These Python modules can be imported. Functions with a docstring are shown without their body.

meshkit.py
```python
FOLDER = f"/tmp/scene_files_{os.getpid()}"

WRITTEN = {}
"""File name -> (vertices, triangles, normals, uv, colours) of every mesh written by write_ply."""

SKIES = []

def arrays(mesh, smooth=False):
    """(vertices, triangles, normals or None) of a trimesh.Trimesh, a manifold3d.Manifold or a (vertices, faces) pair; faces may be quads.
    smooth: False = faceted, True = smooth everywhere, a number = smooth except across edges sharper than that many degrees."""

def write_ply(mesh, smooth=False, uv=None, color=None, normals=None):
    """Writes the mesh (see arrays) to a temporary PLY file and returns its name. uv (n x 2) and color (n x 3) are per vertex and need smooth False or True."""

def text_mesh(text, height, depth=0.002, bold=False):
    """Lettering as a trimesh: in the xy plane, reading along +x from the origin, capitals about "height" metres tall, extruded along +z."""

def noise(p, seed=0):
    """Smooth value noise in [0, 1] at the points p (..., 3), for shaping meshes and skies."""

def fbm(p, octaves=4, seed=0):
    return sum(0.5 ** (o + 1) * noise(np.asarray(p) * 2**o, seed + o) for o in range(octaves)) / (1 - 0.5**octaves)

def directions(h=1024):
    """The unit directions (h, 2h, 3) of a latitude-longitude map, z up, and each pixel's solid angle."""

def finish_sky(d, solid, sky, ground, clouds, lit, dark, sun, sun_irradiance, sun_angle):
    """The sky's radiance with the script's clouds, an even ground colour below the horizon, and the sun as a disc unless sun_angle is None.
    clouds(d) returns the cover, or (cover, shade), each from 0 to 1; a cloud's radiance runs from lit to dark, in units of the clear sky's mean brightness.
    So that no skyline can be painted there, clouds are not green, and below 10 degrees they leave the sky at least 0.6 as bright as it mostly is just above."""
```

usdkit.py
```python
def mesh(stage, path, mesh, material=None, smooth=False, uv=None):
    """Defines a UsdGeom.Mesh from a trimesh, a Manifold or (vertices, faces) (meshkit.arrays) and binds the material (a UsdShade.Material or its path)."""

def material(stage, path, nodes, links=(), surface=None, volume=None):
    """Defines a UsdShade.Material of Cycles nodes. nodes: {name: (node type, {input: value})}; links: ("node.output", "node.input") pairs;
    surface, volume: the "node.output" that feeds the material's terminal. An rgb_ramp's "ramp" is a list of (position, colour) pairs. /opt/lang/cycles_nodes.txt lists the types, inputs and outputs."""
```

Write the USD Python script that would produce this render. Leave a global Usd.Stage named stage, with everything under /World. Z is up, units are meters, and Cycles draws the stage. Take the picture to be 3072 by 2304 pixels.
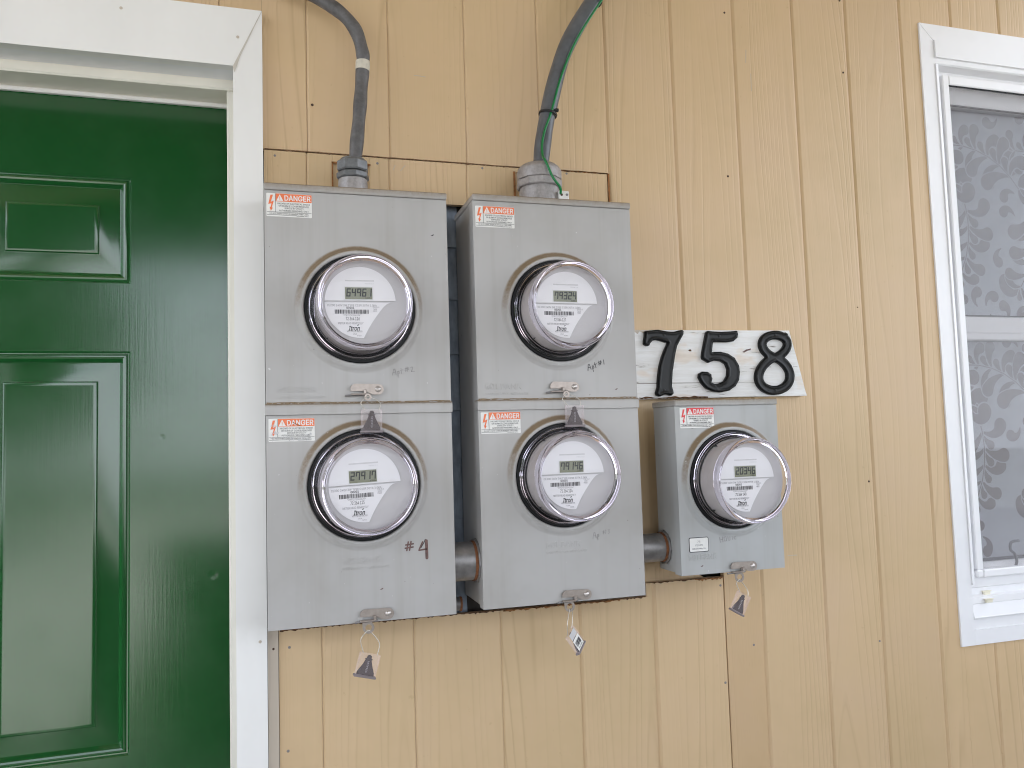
import math, random, functools
import numpy as np
import trimesh, manifold3d
import shapely
from shapely import affinity
from shapely.geometry import Polygon, LineString, Point, box as sbox
from shapely.ops import unary_union
import meshkit, usdkit
from pxr import Usd, UsdGeom, UsdShade, UsdLux, Gf, Sdf

random.seed(7)
stage = Usd.Stage.CreateInMemory()
UsdGeom.SetStageUpAxis(stage, UsdGeom.Tokens.z)
UsdGeom.SetStageMetersPerUnit(stage, 1.0)
UsdGeom.Xform.Define(stage, '/World')
UsdGeom.Scope.Define(stage, '/World/Looks')

# ------------------------------------------------------------------ camera, sky, sun
cam = UsdGeom.Camera.Define(stage, '/World/camera')
cam.CreateFocalLengthAttr(28.763)
cam.CreateHorizontalApertureAttr(36.0)
cam.CreateVerticalApertureAttr(27.0)
cam.CreateClippingRangeAttr(Gf.Vec2f(0.02, 500))
cam.CreateExposureAttr(1.64)
_B = np.array([[0.95677063, 0.29073155, 0.0080695], [-0.28923384, 0.95402409, -0.07862457], [-0.03055714, 0.07289171, 0.99687164]])
_R, _F, _U = _B[:, 0], _B[:, 1], _B[:, 2]
_C = (-0.00284, -1.5587, 0.0)
UsdGeom.Xformable(cam).AddTransformOp().Set(Gf.Matrix4d(*_R, 0, *_U, 0, *(-_F), 0, *_C, 1))

SUN_DIR = np.array([0.16, -0.46, 0.85]); SUN_DIR /= np.linalg.norm(SUN_DIR)
SUN_EL, SUN_ROT = math.asin(SUN_DIR[2]), math.atan2(SUN_DIR[0], SUN_DIR[1])
M = {}


def mat(name, nodes, links=(), surface='p.BSDF', volume=None):
    M[name] = usdkit.material(stage, '/World/Looks/' + name, nodes, links, surface, volume)
    return M[name]


sky_mat = mat('sky_look', {
    'sky': ('sky_texture', {'sky_type': 'single_scattering', 'sun_disc': False, 'sun_elevation': SUN_EL, 'sun_rotation': SUN_ROT, 'aerosol_density': 2.0}),
    'tc': ('texture_coordinate', {}),
    'mp': ('mapping', {'scale': (2.2, 2.2, 4.0)}),
    'n': ('noise_texture', {'scale': 1.3, 'detail': 6, 'roughness': 0.55}),
    'cov': ('rgb_ramp', {'ramp': [(0.0, (0.45, 0.45, 0.45)), (0.4, (0.7, 0.7, 0.7)), (0.6, (1, 1, 1)), (1, (1, 1, 1))]}),
    'mix': ('mix_color', {'blend_type': 'mix', 'b': (8.6, 9.1, 10.0), 'use_clamp': False}),
    'bg': ('background_shader', {'strength': 0.12})},
    [('tc.generated', 'mp.vector'), ('mp.vector', 'n.vector'), ('n.fac', 'cov.fac'), ('sky.color', 'mix.a'), ('cov.color', 'mix.fac'),
     ('mix.result', 'bg.color')], surface='bg.background')
sky = UsdLux.DomeLight.Define(stage, '/World/sky')
UsdShade.MaterialBindingAPI.Apply(sky.GetPrim()).Bind(sky_mat)
sky.GetPrim().SetCustomDataByKey('kind', 'structure')

sun = UsdLux.DistantLight.Define(stage, '/World/sun')
sun.CreateNormalizeAttr(True)
sun.CreateIntensityAttr(1.0)
sun.CreateAngleAttr(0.6)
sun.CreateColorAttr(Gf.Vec3f(1.0, 0.96, 0.9))
_z = SUN_DIR
_x = np.cross([0, 0, 1], _z); _x /= np.linalg.norm(_x)
_y = np.cross(_z, _x)
sun.AddTransformOp().Set(Gf.Matrix4d(*_x, 0, *_y, 0, *_z, 0, 0, 0, 0, 1))

# ------------------------------------------------------------------ materials
def plain(name, col, rough=0.5, metal=0.0, spec=0.5, bump=0.0, bscale=40.0, var=0.0, vscale=6.0, stretch=(1, 1, 1), coat=0.0):
    """A painted or moulded surface: colour with faint uneven tone and fine relief."""
    nodes = {'g': ('geometry', {}), 'p': ('principled_bsdf', {'roughness': rough, 'metallic': metal, 'specular_ior_level': spec, 'coat_weight': coat, 'base_color': col})}
    links = []
    if var or bump:
        nodes['mp'] = ('mapping', {'scale': stretch}); links.append(('g.position', 'mp.vector'))
    if var:
        lo = tuple(c * (1 - var) for c in col); hi = tuple(min(1, c * (1 + var * 0.6)) for c in col)
        nodes['n'] = ('noise_texture', {'scale': vscale, 'detail': 5, 'roughness': 0.62})
        nodes['r'] = ('rgb_ramp', {'ramp': [(0.28, lo), (0.72, hi)]})
        links += [('mp.vector', 'n.vector'), ('n.fac', 'r.fac'), ('r.color', 'p.base_color')]
    if bump:
        nodes['nb'] = ('noise_texture', {'scale': bscale, 'detail': 4})
        nodes['b'] = ('bump', {'strength': bump, 'distance': 0.002})
        links += [('mp.vector', 'nb.vector'), ('nb.fac', 'b.height'), ('b.normal', 'p.normal')]
    return mat(name, nodes, links)


# painted plywood siding: tan paint over open wood grain that differs on every plank
SIDE = (0.608, 0.444, 0.264)


def siding_paint(name, dark, mid, grain):
  mat(name, {
    'g': ('geometry', {}), 'oi': ('object_info', {}),
    'off': ('vector_math', {'math_type': 'scale', 'vector1': (3.1, 0.0, 17.0)}),
    'add': ('vector_math', {'math_type': 'add'}),
    'mpw': ('mapping', {'scale': (1.0, 1.0, 0.055)}),
    'nw': ('noise_texture', {'scale': 7.0, 'detail': 2.0, 'roughness': 0.45}),
    'mpr': ('math', {'math_type': 'multiply', 'value2': 16.0}),
    'sx': ('separate_xyz', {}),
    'xs': ('math', {'math_type': 'multiply_add', 'value2': grain}),
    'sn': ('math', {'math_type': 'fraction'}),
    'gr': ('rgb_ramp', {'ramp': [(0.0, (0.5, 0.5, 0.5)), (0.12, (0.0, 0.0, 0.0)), (0.26, (0.55, 0.55, 0.55)), (0.7, (0.8, 0.8, 0.8)), (0.95, (1, 1, 1)), (1.0, (0.5, 0.5, 0.5))]}),
    'mpf': ('mapping', {'scale': (1.0, 1.0, 0.012)}),
    'nf': ('noise_texture', {'scale': 420.0, 'detail': 3.0, 'roughness': 0.6}),
    'str': ('noise_texture', {'scale': 9.0, 'detail': 2.0}),
    'strr': ('rgb_ramp', {'ramp': [(0.36, (0.0, 0.0, 0.0)), (0.62, (1, 1, 1))]}),
    'gm': ('mix_color', {'blend_type': 'mix', 'a': (0.7, 0.7, 0.7)}),
    'hsum': ('mix_color', {'blend_type': 'mix', 'fac': 0.30}),
    'pv': ('rgb_ramp', {'ramp': [(0.0, (0.95, 0.945, 0.93)), (0.5, (0.985, 0.98, 0.985)), (1.0, (1.02, 1.01, 1.02))]}), 'mul3': ('mix_color', {'blend_type': 'multiply', 'fac': 1.0}),
    'b': ('bump', {'strength': 0.62, 'distance': 0.0012}),
    'nv': ('noise_texture', {'scale': 3.2, 'detail': 4.0, 'roughness': 0.6}),
    'cv': ('rgb_ramp', {'ramp': [(0.3, tuple(c * k for c, k in zip(SIDE, (0.93, 0.94, 0.90)))), (0.52, SIDE), (0.74, tuple(c * k for c, k in zip(SIDE, (1.0, 1.0, 1.07))))]}),
    'dk': ('rgb_ramp', {'ramp': [(0.0, dark), (0.4, mid), (1.0, (1.02, 1.02, 1.02))]}),
    'mul': ('mix_color', {'blend_type': 'multiply', 'fac': 1.0}),
    'dot': ('noise_texture', {'scale': 48.0, 'detail': 3.0, 'roughness': 0.7}),
    'dr': ('rgb_ramp', {'ramp': [(0.0, (0.72, 0.66, 0.6)), (0.27, (0.88, 0.86, 0.84)), (0.34, (1, 1, 1))]}),
    'mul2': ('mix_color', {'blend_type': 'multiply', 'fac': 0.7}),
    'p': ('principled_bsdf', {'roughness': 0.42, 'specular_ior_level': 0.42})},
    [('oi.random', 'off.scale'), ('g.position', 'add.vector1'), ('off.vector', 'add.vector2'),
     ('add.vector', 'mpw.vector'), ('mpw.vector', 'nw.vector'), ('nw.fac', 'mpr.value1'),
     ('add.vector', 'sx.vector'), ('sx.x', 'xs.value1'), ('mpr.value', 'xs.value3'), ('xs.value', 'sn.value1'), ('sn.value', 'gr.fac'),
     ('add.vector', 'mpf.vector'), ('mpf.vector', 'nf.vector'), ('mpw.vector', 'str.vector'), ('str.fac', 'strr.fac'),
     ('strr.color', 'gm.fac'), ('gr.color', 'gm.b'), ('gm.result', 'hsum.a'), ('nf.fac', 'hsum.b'), ('hsum.result', 'b.height'), ('b.normal', 'p.normal'),
     ('add.vector', 'nv.vector'), ('nv.fac', 'cv.fac'), ('gm.result', 'dk.fac'), ('cv.color', 'mul.a'), ('dk.color', 'mul.b'),
     ('add.vector', 'dot.vector'), ('dot.fac', 'dr.fac'), ('mul.result', 'mul2.a'), ('dr.color', 'mul2.b'), ('oi.random', 'pv.fac'), ('mul2.result', 'mul3.a'), ('pv.color', 'mul3.b'), ('mul3.result', 'p.base_color')])


siding_paint('tan_paint', (0.89, 0.87, 0.845), (0.98, 0.976, 0.97), 55.0)
siding_paint('tan_paint_worn', (0.52, 0.36, 0.27), (0.90, 0.84, 0.81), 95.0)

DOOR_Y = 0.121
# door paint: gloss green with fine vertical brush and embossed grain
mat('green_paint', {
    'g': ('geometry', {}), 'mp': ('mapping', {'scale': (1.0, 1.0, 0.03)}), 'n': ('noise_texture', {'scale': 260.0, 'detail': 4.0, 'roughness': 0.65}),
    'n2': ('noise_texture', {'scale': 4.5, 'detail': 3.0}), 'mx': ('math', {'math_type': 'multiply_add', 'value2': 0.45}),
    'd1': ('vector_math', {'math_type': 'distance', 'vector2': (-.097, DOOR_Y, -.232)}), 'e1': ('map_range', {'range_type': 'smoothstep', 'from_min': 0.0, 'from_max': 0.011, 'to_min': -5.0, 'to_max': 0.0, 'clamp': True}),
    'd2': ('vector_math', {'math_type': 'distance', 'vector2': (-.384, DOOR_Y, -.3235)}), 'e2': ('map_range', {'range_type': 'smoothstep', 'from_min': 0.0, 'from_max': 0.013, 'to_min': -4.0, 'to_max': 0.0, 'clamp': True}),
    'd3': ('vector_math', {'math_type': 'distance', 'vector2': (-.187, DOOR_Y, .033)}), 'e3': ('map_range', {'range_type': 'smoothstep', 'from_min': 0.0, 'from_max': 0.007, 'to_min': -2.5, 'to_max': 0.0, 'clamp': True}),
    's1': ('math', {'math_type': 'add'}), 's2': ('math', {'math_type': 'add'}), 's3': ('math', {'math_type': 'add'}),
    'b': ('bump', {'strength': 0.075, 'distance': 0.0010}),
    'n3': ('noise_texture', {'scale': 9.0, 'detail': 4.0}), 'rr': ('map_range', {'from_min': 0.3, 'from_max': 0.7, 'to_min': 0.13, 'to_max': 0.24}),
    'p': ('principled_bsdf', {'base_color': (0.007, 0.066, 0.014), 'specular_ior_level': 0.4, 'coat_weight': 0.85, 'coat_roughness': 0.13, 'coat_ior': 1.62})},
    [('g.position', 'mp.vector'), ('mp.vector', 'n.vector'), ('g.position', 'n2.vector'), ('n2.fac', 'mx.value1'), ('n.fac', 'mx.value3'), ('g.position', 'd1.vector1'), ('g.position', 'd2.vector1'), ('g.position', 'd3.vector1'), ('d1.value', 'e1.value'), ('d2.value', 'e2.value'), ('d3.value', 'e3.value'),
     ('e1.result', 's1.value1'), ('e2.result', 's1.value2'), ('s1.value', 's2.value1'), ('e3.result', 's2.value2'), ('s2.value', 's3.value1'), ('mx.value', 's3.value2'), ('s3.value', 'b.height'),
     ('b.normal', 'p.normal'), ('b.normal', 'p.coat_normal'), ('g.position', 'n3.vector'), ('n3.fac', 'rr.value'), ('rr.result', 'p.roughness')])

plain('white_paint', (0.81, 0.80, 0.78), 0.38, bump=0.08, bscale=60, var=0.05, vscale=5, stretch=(1, 1, 0.4))
plain('cream_paint', (0.80, 0.77, 0.68), 0.4, bump=0.06, var=0.05, vscale=9)
plain('white_vinyl', (0.83, 0.83, 0.85), 0.32, bump=0.03, var=0.03, vscale=4)
plain('cream_plastic', (0.78, 0.74, 0.60), 0.45)
plain('caulk', (0.56, 0.52, 0.46), 0.7, var=0.15, vscale=60)
plain('galvanized_metal', (0.36, 0.31, 0.275), 0.38, metal=0.55, var=0.18, vscale=90, bump=0.08, bscale=200)
plain('rivet_metal', (0.48, 0.44, 0.41), 0.3, metal=0.7)
plain('pipe_steel', (0.215, 0.205, 0.20), 0.42, metal=0.5, var=0.35, vscale=45, bump=0.15, bscale=150)
plain('rust', (0.20, 0.075, 0.028), 0.85, var=0.5, vscale=120, bump=0.3, bscale=260)
plain('black_rubber', (0.007, 0.007, 0.008), 0.5, spec=0.25)
plain('black_iron', (0.008, 0.0085, 0.009), 0.40, spec=0.3, bump=0.12, bscale=170)
plain('black_plastic', (0.011, 0.011, 0.012), 0.4)
plain('meter_shell', (0.51, 0.465, 0.455), 0.28, var=0.06, vscale=20)
plain('meter_plate', (0.50, 0.485, 0.49), 0.5)
plain('meter_white', (0.77, 0.76, 0.775), 0.5)
plain('display_glass', (0.195, 0.205, 0.135), 0.3)
plain('display_bezel', (0.70, 0.70, 0.70), 0.5)
plain('print_black', (0.035, 0.033, 0.04), 0.6)
plain('print_grey', (0.30, 0.29, 0.31), 0.6)
plain('print_pale', (0.55, 0.54, 0.55), 0.6)
plain('segment_black', (0.03, 0.032, 0.025), 0.5)
plain('sticker_white', (0.76, 0.75, 0.72), 0.4, var=0.06, vscale=80)
plain('sticker_orange', (0.80, 0.185, 0.065), 0.42, var=0.08, vscale=70)
plain('sticker_red', (0.70, 0.050, 0.055), 0.42, var=0.08, vscale=70)
plain('marker_black', (0.05, 0.048, 0.05), 0.6, var=0.4, vscale=300)
plain('marker_brown', (0.155, 0.085, 0.075), 0.6, var=0.45, vscale=160)
plain('marker_faded', (0.30, 0.288, 0.284), 0.6, var=0.3, vscale=300)
plain('cable_jacket', (0.112, 0.108, 0.109), 0.48, var=0.48, vscale=55, bump=0.25, bscale=60)
plain('cable_jacket_blue', (0.105, 0.112, 0.124), 0.32, var=0.28, vscale=40, bump=0.2, bscale=50)
plain('cast_zinc', (0.34, 0.32, 0.315), 0.5, metal=0.35, var=0.25, vscale=130, bump=0.3, bscale=190)
plain('dark_zinc', (0.17, 0.175, 0.18), 0.42, metal=0.45, var=0.35, vscale=80, bump=0.2, bscale=150)
plain('pale_tape', (0.60, 0.56, 0.47), 0.6, var=0.18, vscale=120)
plain('green_insulation', (0.006, 0.165, 0.045), 0.35)
plain('lug_nylon', (0.70, 0.69, 0.66), 0.45)
plain('nail_head', (0.25, 0.235, 0.235), 0.45, metal=0.4, var=0.3, vscale=400)
plain('dark_hole', (0.075, 0.045, 0.03), 0.9)
plain('seam_brown', (0.205, 0.115, 0.062), 0.95, var=0.4, vscale=150)
plain('torn_wood', (0.105, 0.052, 0.024), 0.95, var=0.6, vscale=160)
plain('rust_wood', (0.30, 0.13, 0.045), 0.95, var=0.5, vscale=140)
plain('slate_paint', (0.27, 0.31, 0.37), 0.75, var=0.35, vscale=60, bump=0.5, bscale=70, stretch=(1, 1, 0.35))
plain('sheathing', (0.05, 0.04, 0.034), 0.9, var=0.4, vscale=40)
plain('grey_tan_wood', (0.52, 0.45, 0.37), 0.6, var=0.08, vscale=20, stretch=(1, 1, 0.2))
plain('curtain_cloth', (0.70, 0.67, 0.685), 0.85, bump=0.2, bscale=600)
plain('curtain_print', (0.150, 0.080, 0.074), 0.85)
plain('seal_insert', (0.030, 0.015, 0.015), 0.6, spec=0.3)
plain('seal_base', (0.20, 0.17, 0.175), 0.4)
plain('seal_print', (0.42, 0.40, 0.42), 0.5)
plain('thin_wire', (0.60, 0.56, 0.50), 0.3, metal=0.7)
plain('beam_paint', (0.030, 0.045, 0.026), 0.6)
plain('ceiling_paint', (0.68, 0.56, 0.40), 0.55, var=0.1, vscale=2)
plain('floor_paint', (0.085, 0.082, 0.08), 0.7, var=0.2, vscale=3)
plain('lawn', (0.035, 0.045, 0.02), 0.95, var=0.4, vscale=2.5)
plain('gravel_drive', (0.40, 0.385, 0.365), 0.95, var=0.25, vscale=4)
plain('leaf_green', (0.055, 0.085, 0.035), 0.7, var=0.4, vscale=3)
plain('bark', (0.09, 0.07, 0.055), 0.9, var=0.3, vscale=9)

# enamelled steel of the boxes: grey, a little dirty, with dust where the mesh carries it (primvar dust)
def box_paint(name, col):
    mat(name, {
        'g': ('geometry', {}), 'n': ('noise_texture', {'scale': 5.0, 'detail': 5.0, 'roughness': 0.6}),
        'r': ('rgb_ramp', {'ramp': [(0.28, tuple(c * k for c, k in zip(col, (0.91, 0.90, 0.88)))), (0.5, col), (0.74, tuple(c * 1.03 for c in col))]}),
        'sm': ('mapping', {'scale': (1.0, 1.0, 0.045)}), 'sn': ('noise_texture', {'scale': 34.0, 'detail': 4.0, 'roughness': 0.6}), 'sr': ('rgb_ramp', {'ramp': [(0.30, (0.90, 0.885, 0.86)), (0.5, (1, 1, 1)), (0.75, (1.02, 1.02, 1.02))]}), 'm0': ('mix_color', {'blend_type': 'multiply', 'fac': 0.75}),
        'sp': ('noise_texture', {'scale': 85.0, 'detail': 2.0, 'roughness': 0.5}),
        'spr': ('rgb_ramp', {'ramp': [(0.0, (0.45, 0.42, 0.40)), (0.225, (0.6, 0.58, 0.56)), (0.245, (1, 1, 1)), (1, (1, 1, 1))]}),
        'm1': ('mix_color', {'blend_type': 'multiply', 'fac': 0.8}),
        'at': ('attribute', {'attribute': 'dust'}),
        'dn': ('noise_texture', {'scale': 140.0, 'detail': 3.0, 'roughness': 0.7}),
        'dm': ('math', {'math_type': 'multiply_add', 'value2': 1.5, 'value3': 0.40}),
        'df': ('math', {'math_type': 'multiply', 'use_clamp': True}),
        'm2': ('mix_color', {'blend_type': 'mix', 'b': (0.205, 0.150, 0.095)}),
        'nb': ('noise_texture', {'scale': 22.0, 'detail': 3.0}), 'b': ('bump', {'strength': 0.10, 'distance': 0.0020}),
        'rn': ('noise_texture', {'scale': 9.0, 'detail': 5.0, 'roughness': 0.65}), 'rm': ('map_range', {'from_min': 0.3, 'from_max': 0.7, 'to_min': 0.28, 'to_max': 0.46}),
        'ws': ('noise_texture', {'scale': 120.0, 'detail': 1.0}), 'wr': ('rgb_ramp', {'ramp': [(0.0, (0, 0, 0)), (0.80, (0, 0, 0)), (0.825, (0.8, 0.8, 0.8)), (1, (1, 1, 1))]}), 'mw': ('mix_color', {'blend_type': 'mix', 'b': (0.62, 0.62, 0.61)}),
        'p': ('principled_bsdf', {'roughness': 0.36, 'specular_ior_level': 0.45})},
        [('g.position', 'n.vector'), ('n.fac', 'r.fac'), ('g.position', 'sp.vector'), ('sp.fac', 'spr.fac'), ('g.position', 'sm.vector'), ('sm.vector', 'sn.vector'), ('sn.fac', 'sr.fac'), ('r.color', 'm0.a'), ('sr.color', 'm0.b'), ('m0.result', 'm1.a'), ('spr.color', 'm1.b'),
         ('g.position', 'dn.vector'), ('dn.fac', 'dm.value1'), ('dm.value', 'df.value1'), ('at.fac', 'df.value2'), ('df.value', 'm2.fac'), ('m1.result', 'm2.a'),
         ('g.position', 'ws.vector'), ('ws.fac', 'wr.fac'), ('wr.color', 'mw.fac'), ('m2.result', 'mw.a'), ('mw.result', 'p.base_color'), ('g.position', 'rn.vector'), ('rn.fac', 'rm.value'), ('rm.result', 'p.roughness'), ('g.position', 'nb.vector'), ('nb.fac', 'b.height'), ('b.normal', 'p.normal')])


box_paint('box_enamel', (0.412, 0.400, 0.388))
box_paint('box_enamel_cool', (0.400, 0.405, 0.402))


def clear(name, tint, rough=0.03, ior=1.5, gloss=1.0):
    mat(name, {'t': ('transparent_bsdf', {'color': tint}), 'gl': ('glossy_bsdf', {'color': (gloss, gloss, gloss), 'roughness': rough, 'distribution': 'ggx'}),
               'g': ('geometry', {}), 'mr': ('map_range', {'to_min': ior, 'to_max': 1 / ior}), 'f': ('fresnel', {}), 'm': ('mix_closure', {})},
        [('g.backfacing', 'mr.value'), ('mr.result', 'f.IOR'), ('f.fac', 'm.fac'), ('t.BSDF', 'm.closure1'), ('gl.BSDF', 'm.closure2')], surface='m.closure')


clear('clear_cover', (0.968, 0.962, 0.968), 0.03, 1.55)
clear('clear_front', (0.968, 0.962, 0.968), 0.03, 1.22)
clear('clear_rim', (0.86, 0.83, 0.88), 0.05, 1.6)
mat('clear_tag', {'t': ('transparent_bsdf', {'color': (0.97, 0.95, 0.95)}), 'd': ('principled_bsdf', {'base_color': (0.74, 0.69, 0.69), 'roughness': 0.08, 'coat_weight': 0.6}), 'm': ('mix_closure', {'fac': 0.06})},
    [('t.BSDF', 'm.closure1'), ('d.BSDF', 'm.closure2')], surface='m.closure')
mat('lens_rim', {'p': ('glass_bsdf', {'color': (0.975, 0.955, 0.985), 'roughness': 0.02, 'IOR': 1.49})}, surface='p.BSDF')
clear('window_glass', (0.90, 0.92, 0.93), 0.0, 1.5)
mat('insect_mesh', {'t': ('transparent_bsdf', {'color': (1, 1, 1)}), 'd': ('diffuse_bsdf', {'color': (0.31, 0.30, 0.31)}), 'm': ('mix_closure', {'fac': 0.22})},
    [('t.BSDF', 'm.closure1'), ('d.BSDF', 'm.closure2')], surface='m.closure')

# weathered white board: brushed white paint, grey wood in the cracks, tan stains
mat('weathered_white', {
    'g': ('geometry', {}), 'mp': ('mapping', {'scale': (0.10, 1.0, 1.0)}), 'n': ('noise_texture', {'scale': 120.0, 'detail': 5.0, 'roughness': 0.68}),
    'r': ('rgb_ramp', {'ramp': [(0.0, (0.07, 0.06, 0.055)), (0.30, (0.22, 0.20, 0.18)), (0.36, (0.72, 0.71, 0.69)), (0.6, (0.80, 0.80, 0.80)), (1, (0.83, 0.83, 0.83))]}),
    'mp2': ('mapping', {'scale': (0.5, 1.0, 1.0)}), 'n2': ('noise_texture', {'scale': 26.0, 'detail': 3.0}),
    'r2': ('rgb_ramp', {'ramp': [(0.0, (0.78, 0.62, 0.48)), (0.32, (0.95, 0.87, 0.79)), (0.42, (1, 1, 1))]}), 'mx': ('mix_color', {'blend_type': 'multiply', 'fac': 1.0}),
    'b': ('bump', {'strength': 0.5, 'distance': 0.0015}), 'p': ('principled_bsdf', {'roughness': 0.6})},
    [('g.position', 'mp.vector'), ('mp.vector', 'n.vector'), ('n.fac', 'r.fac'), ('g.position', 'mp2.vector'), ('mp2.vector', 'n2.vector'), ('n2.fac', 'r2.fac'),
     ('r.color', 'mx.a'), ('r2.color', 'mx.b'), ('mx.result', 'p.base_color'), ('n.fac', 'b.height'), ('b.normal', 'p.normal')])

# ------------------------------------------------------------------ scene helpers
used = {}
base = {}


def numbered(path):
    k = used.get(path, -1) + 1
    used[path] = k
    return path if k == 0 else '%s_%03d' % (path, k)


def tag(prim, label=None, cat=None, group=None, kind=None):
    for k, v in (('label', label), ('category', cat), ('group', group), ('kind', kind)):
        if v:
            prim.SetCustomDataByKey(k, v)


def thing(name, loc, label=None, cat=None, group=None, kind=None):
    path = numbered('/World/' + name)
    x = UsdGeom.Xform.Define(stage, path)
    x.AddTranslateOp().Set(Gf.Vec3d(*map(float, loc)))
    base[path] = np.array(loc, float)
    tag(x.GetPrim(), label, cat, group, kind)
    return path


def root(path):
    return '/'.join(path.split('/')[:3])


def part(parent, name, mesh, material, smooth=False, label=None, kind=None, dust=None):
    """A mesh given in world coordinates, made a part of the thing (or of the part) at path parent."""
    path = numbered(parent + '/' + name)
    v, f, n = meshkit.arrays(mesh, smooth)
    v = v - base[root(parent)]
    g = UsdGeom.Mesh.Define(stage, path)
    from pxr import Vt
    g.CreatePointsAttr(Vt.Vec3fArray.FromNumpy(v.astype(np.float32)))
    g.CreateFaceVertexCountsAttr(Vt.IntArray.FromNumpy(np.full(len(f), 3, np.int32)))
    g.CreateFaceVertexIndicesAttr(Vt.IntArray.FromNumpy(f.astype(np.int32).ravel()))
    g.CreateSubdivisionSchemeAttr('none')
    if n is not None:
        g.CreateNormalsAttr(Vt.Vec3fArray.FromNumpy(n.astype(np.float32)))
        g.SetNormalsInterpolation('vertex')
    if dust is not None:
        d = dust(v + base[root(parent)]).astype(np.float32)
        UsdGeom.PrimvarsAPI(g).CreatePrimvar('dust', Sdf.ValueTypeNames.Color3fArray, 'vertex').Set(Vt.Vec3fArray.FromNumpy(np.repeat(d[:, None], 3, 1)))
    UsdShade.MaterialBindingAPI.Apply(g.GetPrim()).Bind(M[material])
    tag(g.GetPrim(), label=label, kind=kind)
    return path


cat = trimesh.util.concatenate


def bx(x0, x1, y0, y1, z0, z1):
    m = trimesh.creation.box((abs(x1 - x0), abs(y1 - y0), abs(z1 - z0)))
    m.apply_translation(((x0 + x1) / 2, (y0 + y1) / 2, (z0 + z1) / 2))
    return m


def rbx(x0, x1, y0, y1, z0, z1, r=0.002):
    """A box with its edges chamfered."""
    lo, hi = np.array([min(x0, x1), min(y0, y1), min(z0, z1)]), np.array([max(x0, x1), max(y0, y1), max(z0, z1)])
    r = min(r, *(0.45 * (hi - lo)))
    p = []
    for ax in range(3):
        a, b = [k for k in range(3) if k != ax]
        for s in np.ndindex(2, 2, 2):
            c = np.where(np.array(s), hi - r, lo + r)
            c[ax] = hi[ax] if s[ax] else lo[ax]
            p.append(c)
    return trimesh.convex.convex_hull(np.array(p))


def wall(m, x=0.0, y=0.0, z=0.0):
    """From a drawing (u right, v up, w out of the wall) to the world."""
    m = m.copy()
    v = np.asarray(m.vertices)
    m.vertices = np.stack([x + v[:, 0], y - v[:, 2], z + v[:, 1]], 1)
    return m


def prism(poly, w0, w1):
    """A flat shape in (u, v) given thickness from w0 to w1 out of the wall."""
    out = []
    for g in getattr(poly, 'geoms', [poly]):
        if g.geom_type == 'Polygon' and g.area > 1e-12:
            e = trimesh.creation.extrude_polygon(g, w1 - w0, engine='earcut')
            e.apply_translation((0, 0, w0))
            out.append(e)
    return cat(out)


def pw(poly, y, w0, w1):
    """prism of a shape already drawn in world x and z, standing on the plane y."""
    return wall(prism(poly, w0, w1), 0, y, 0)


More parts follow.
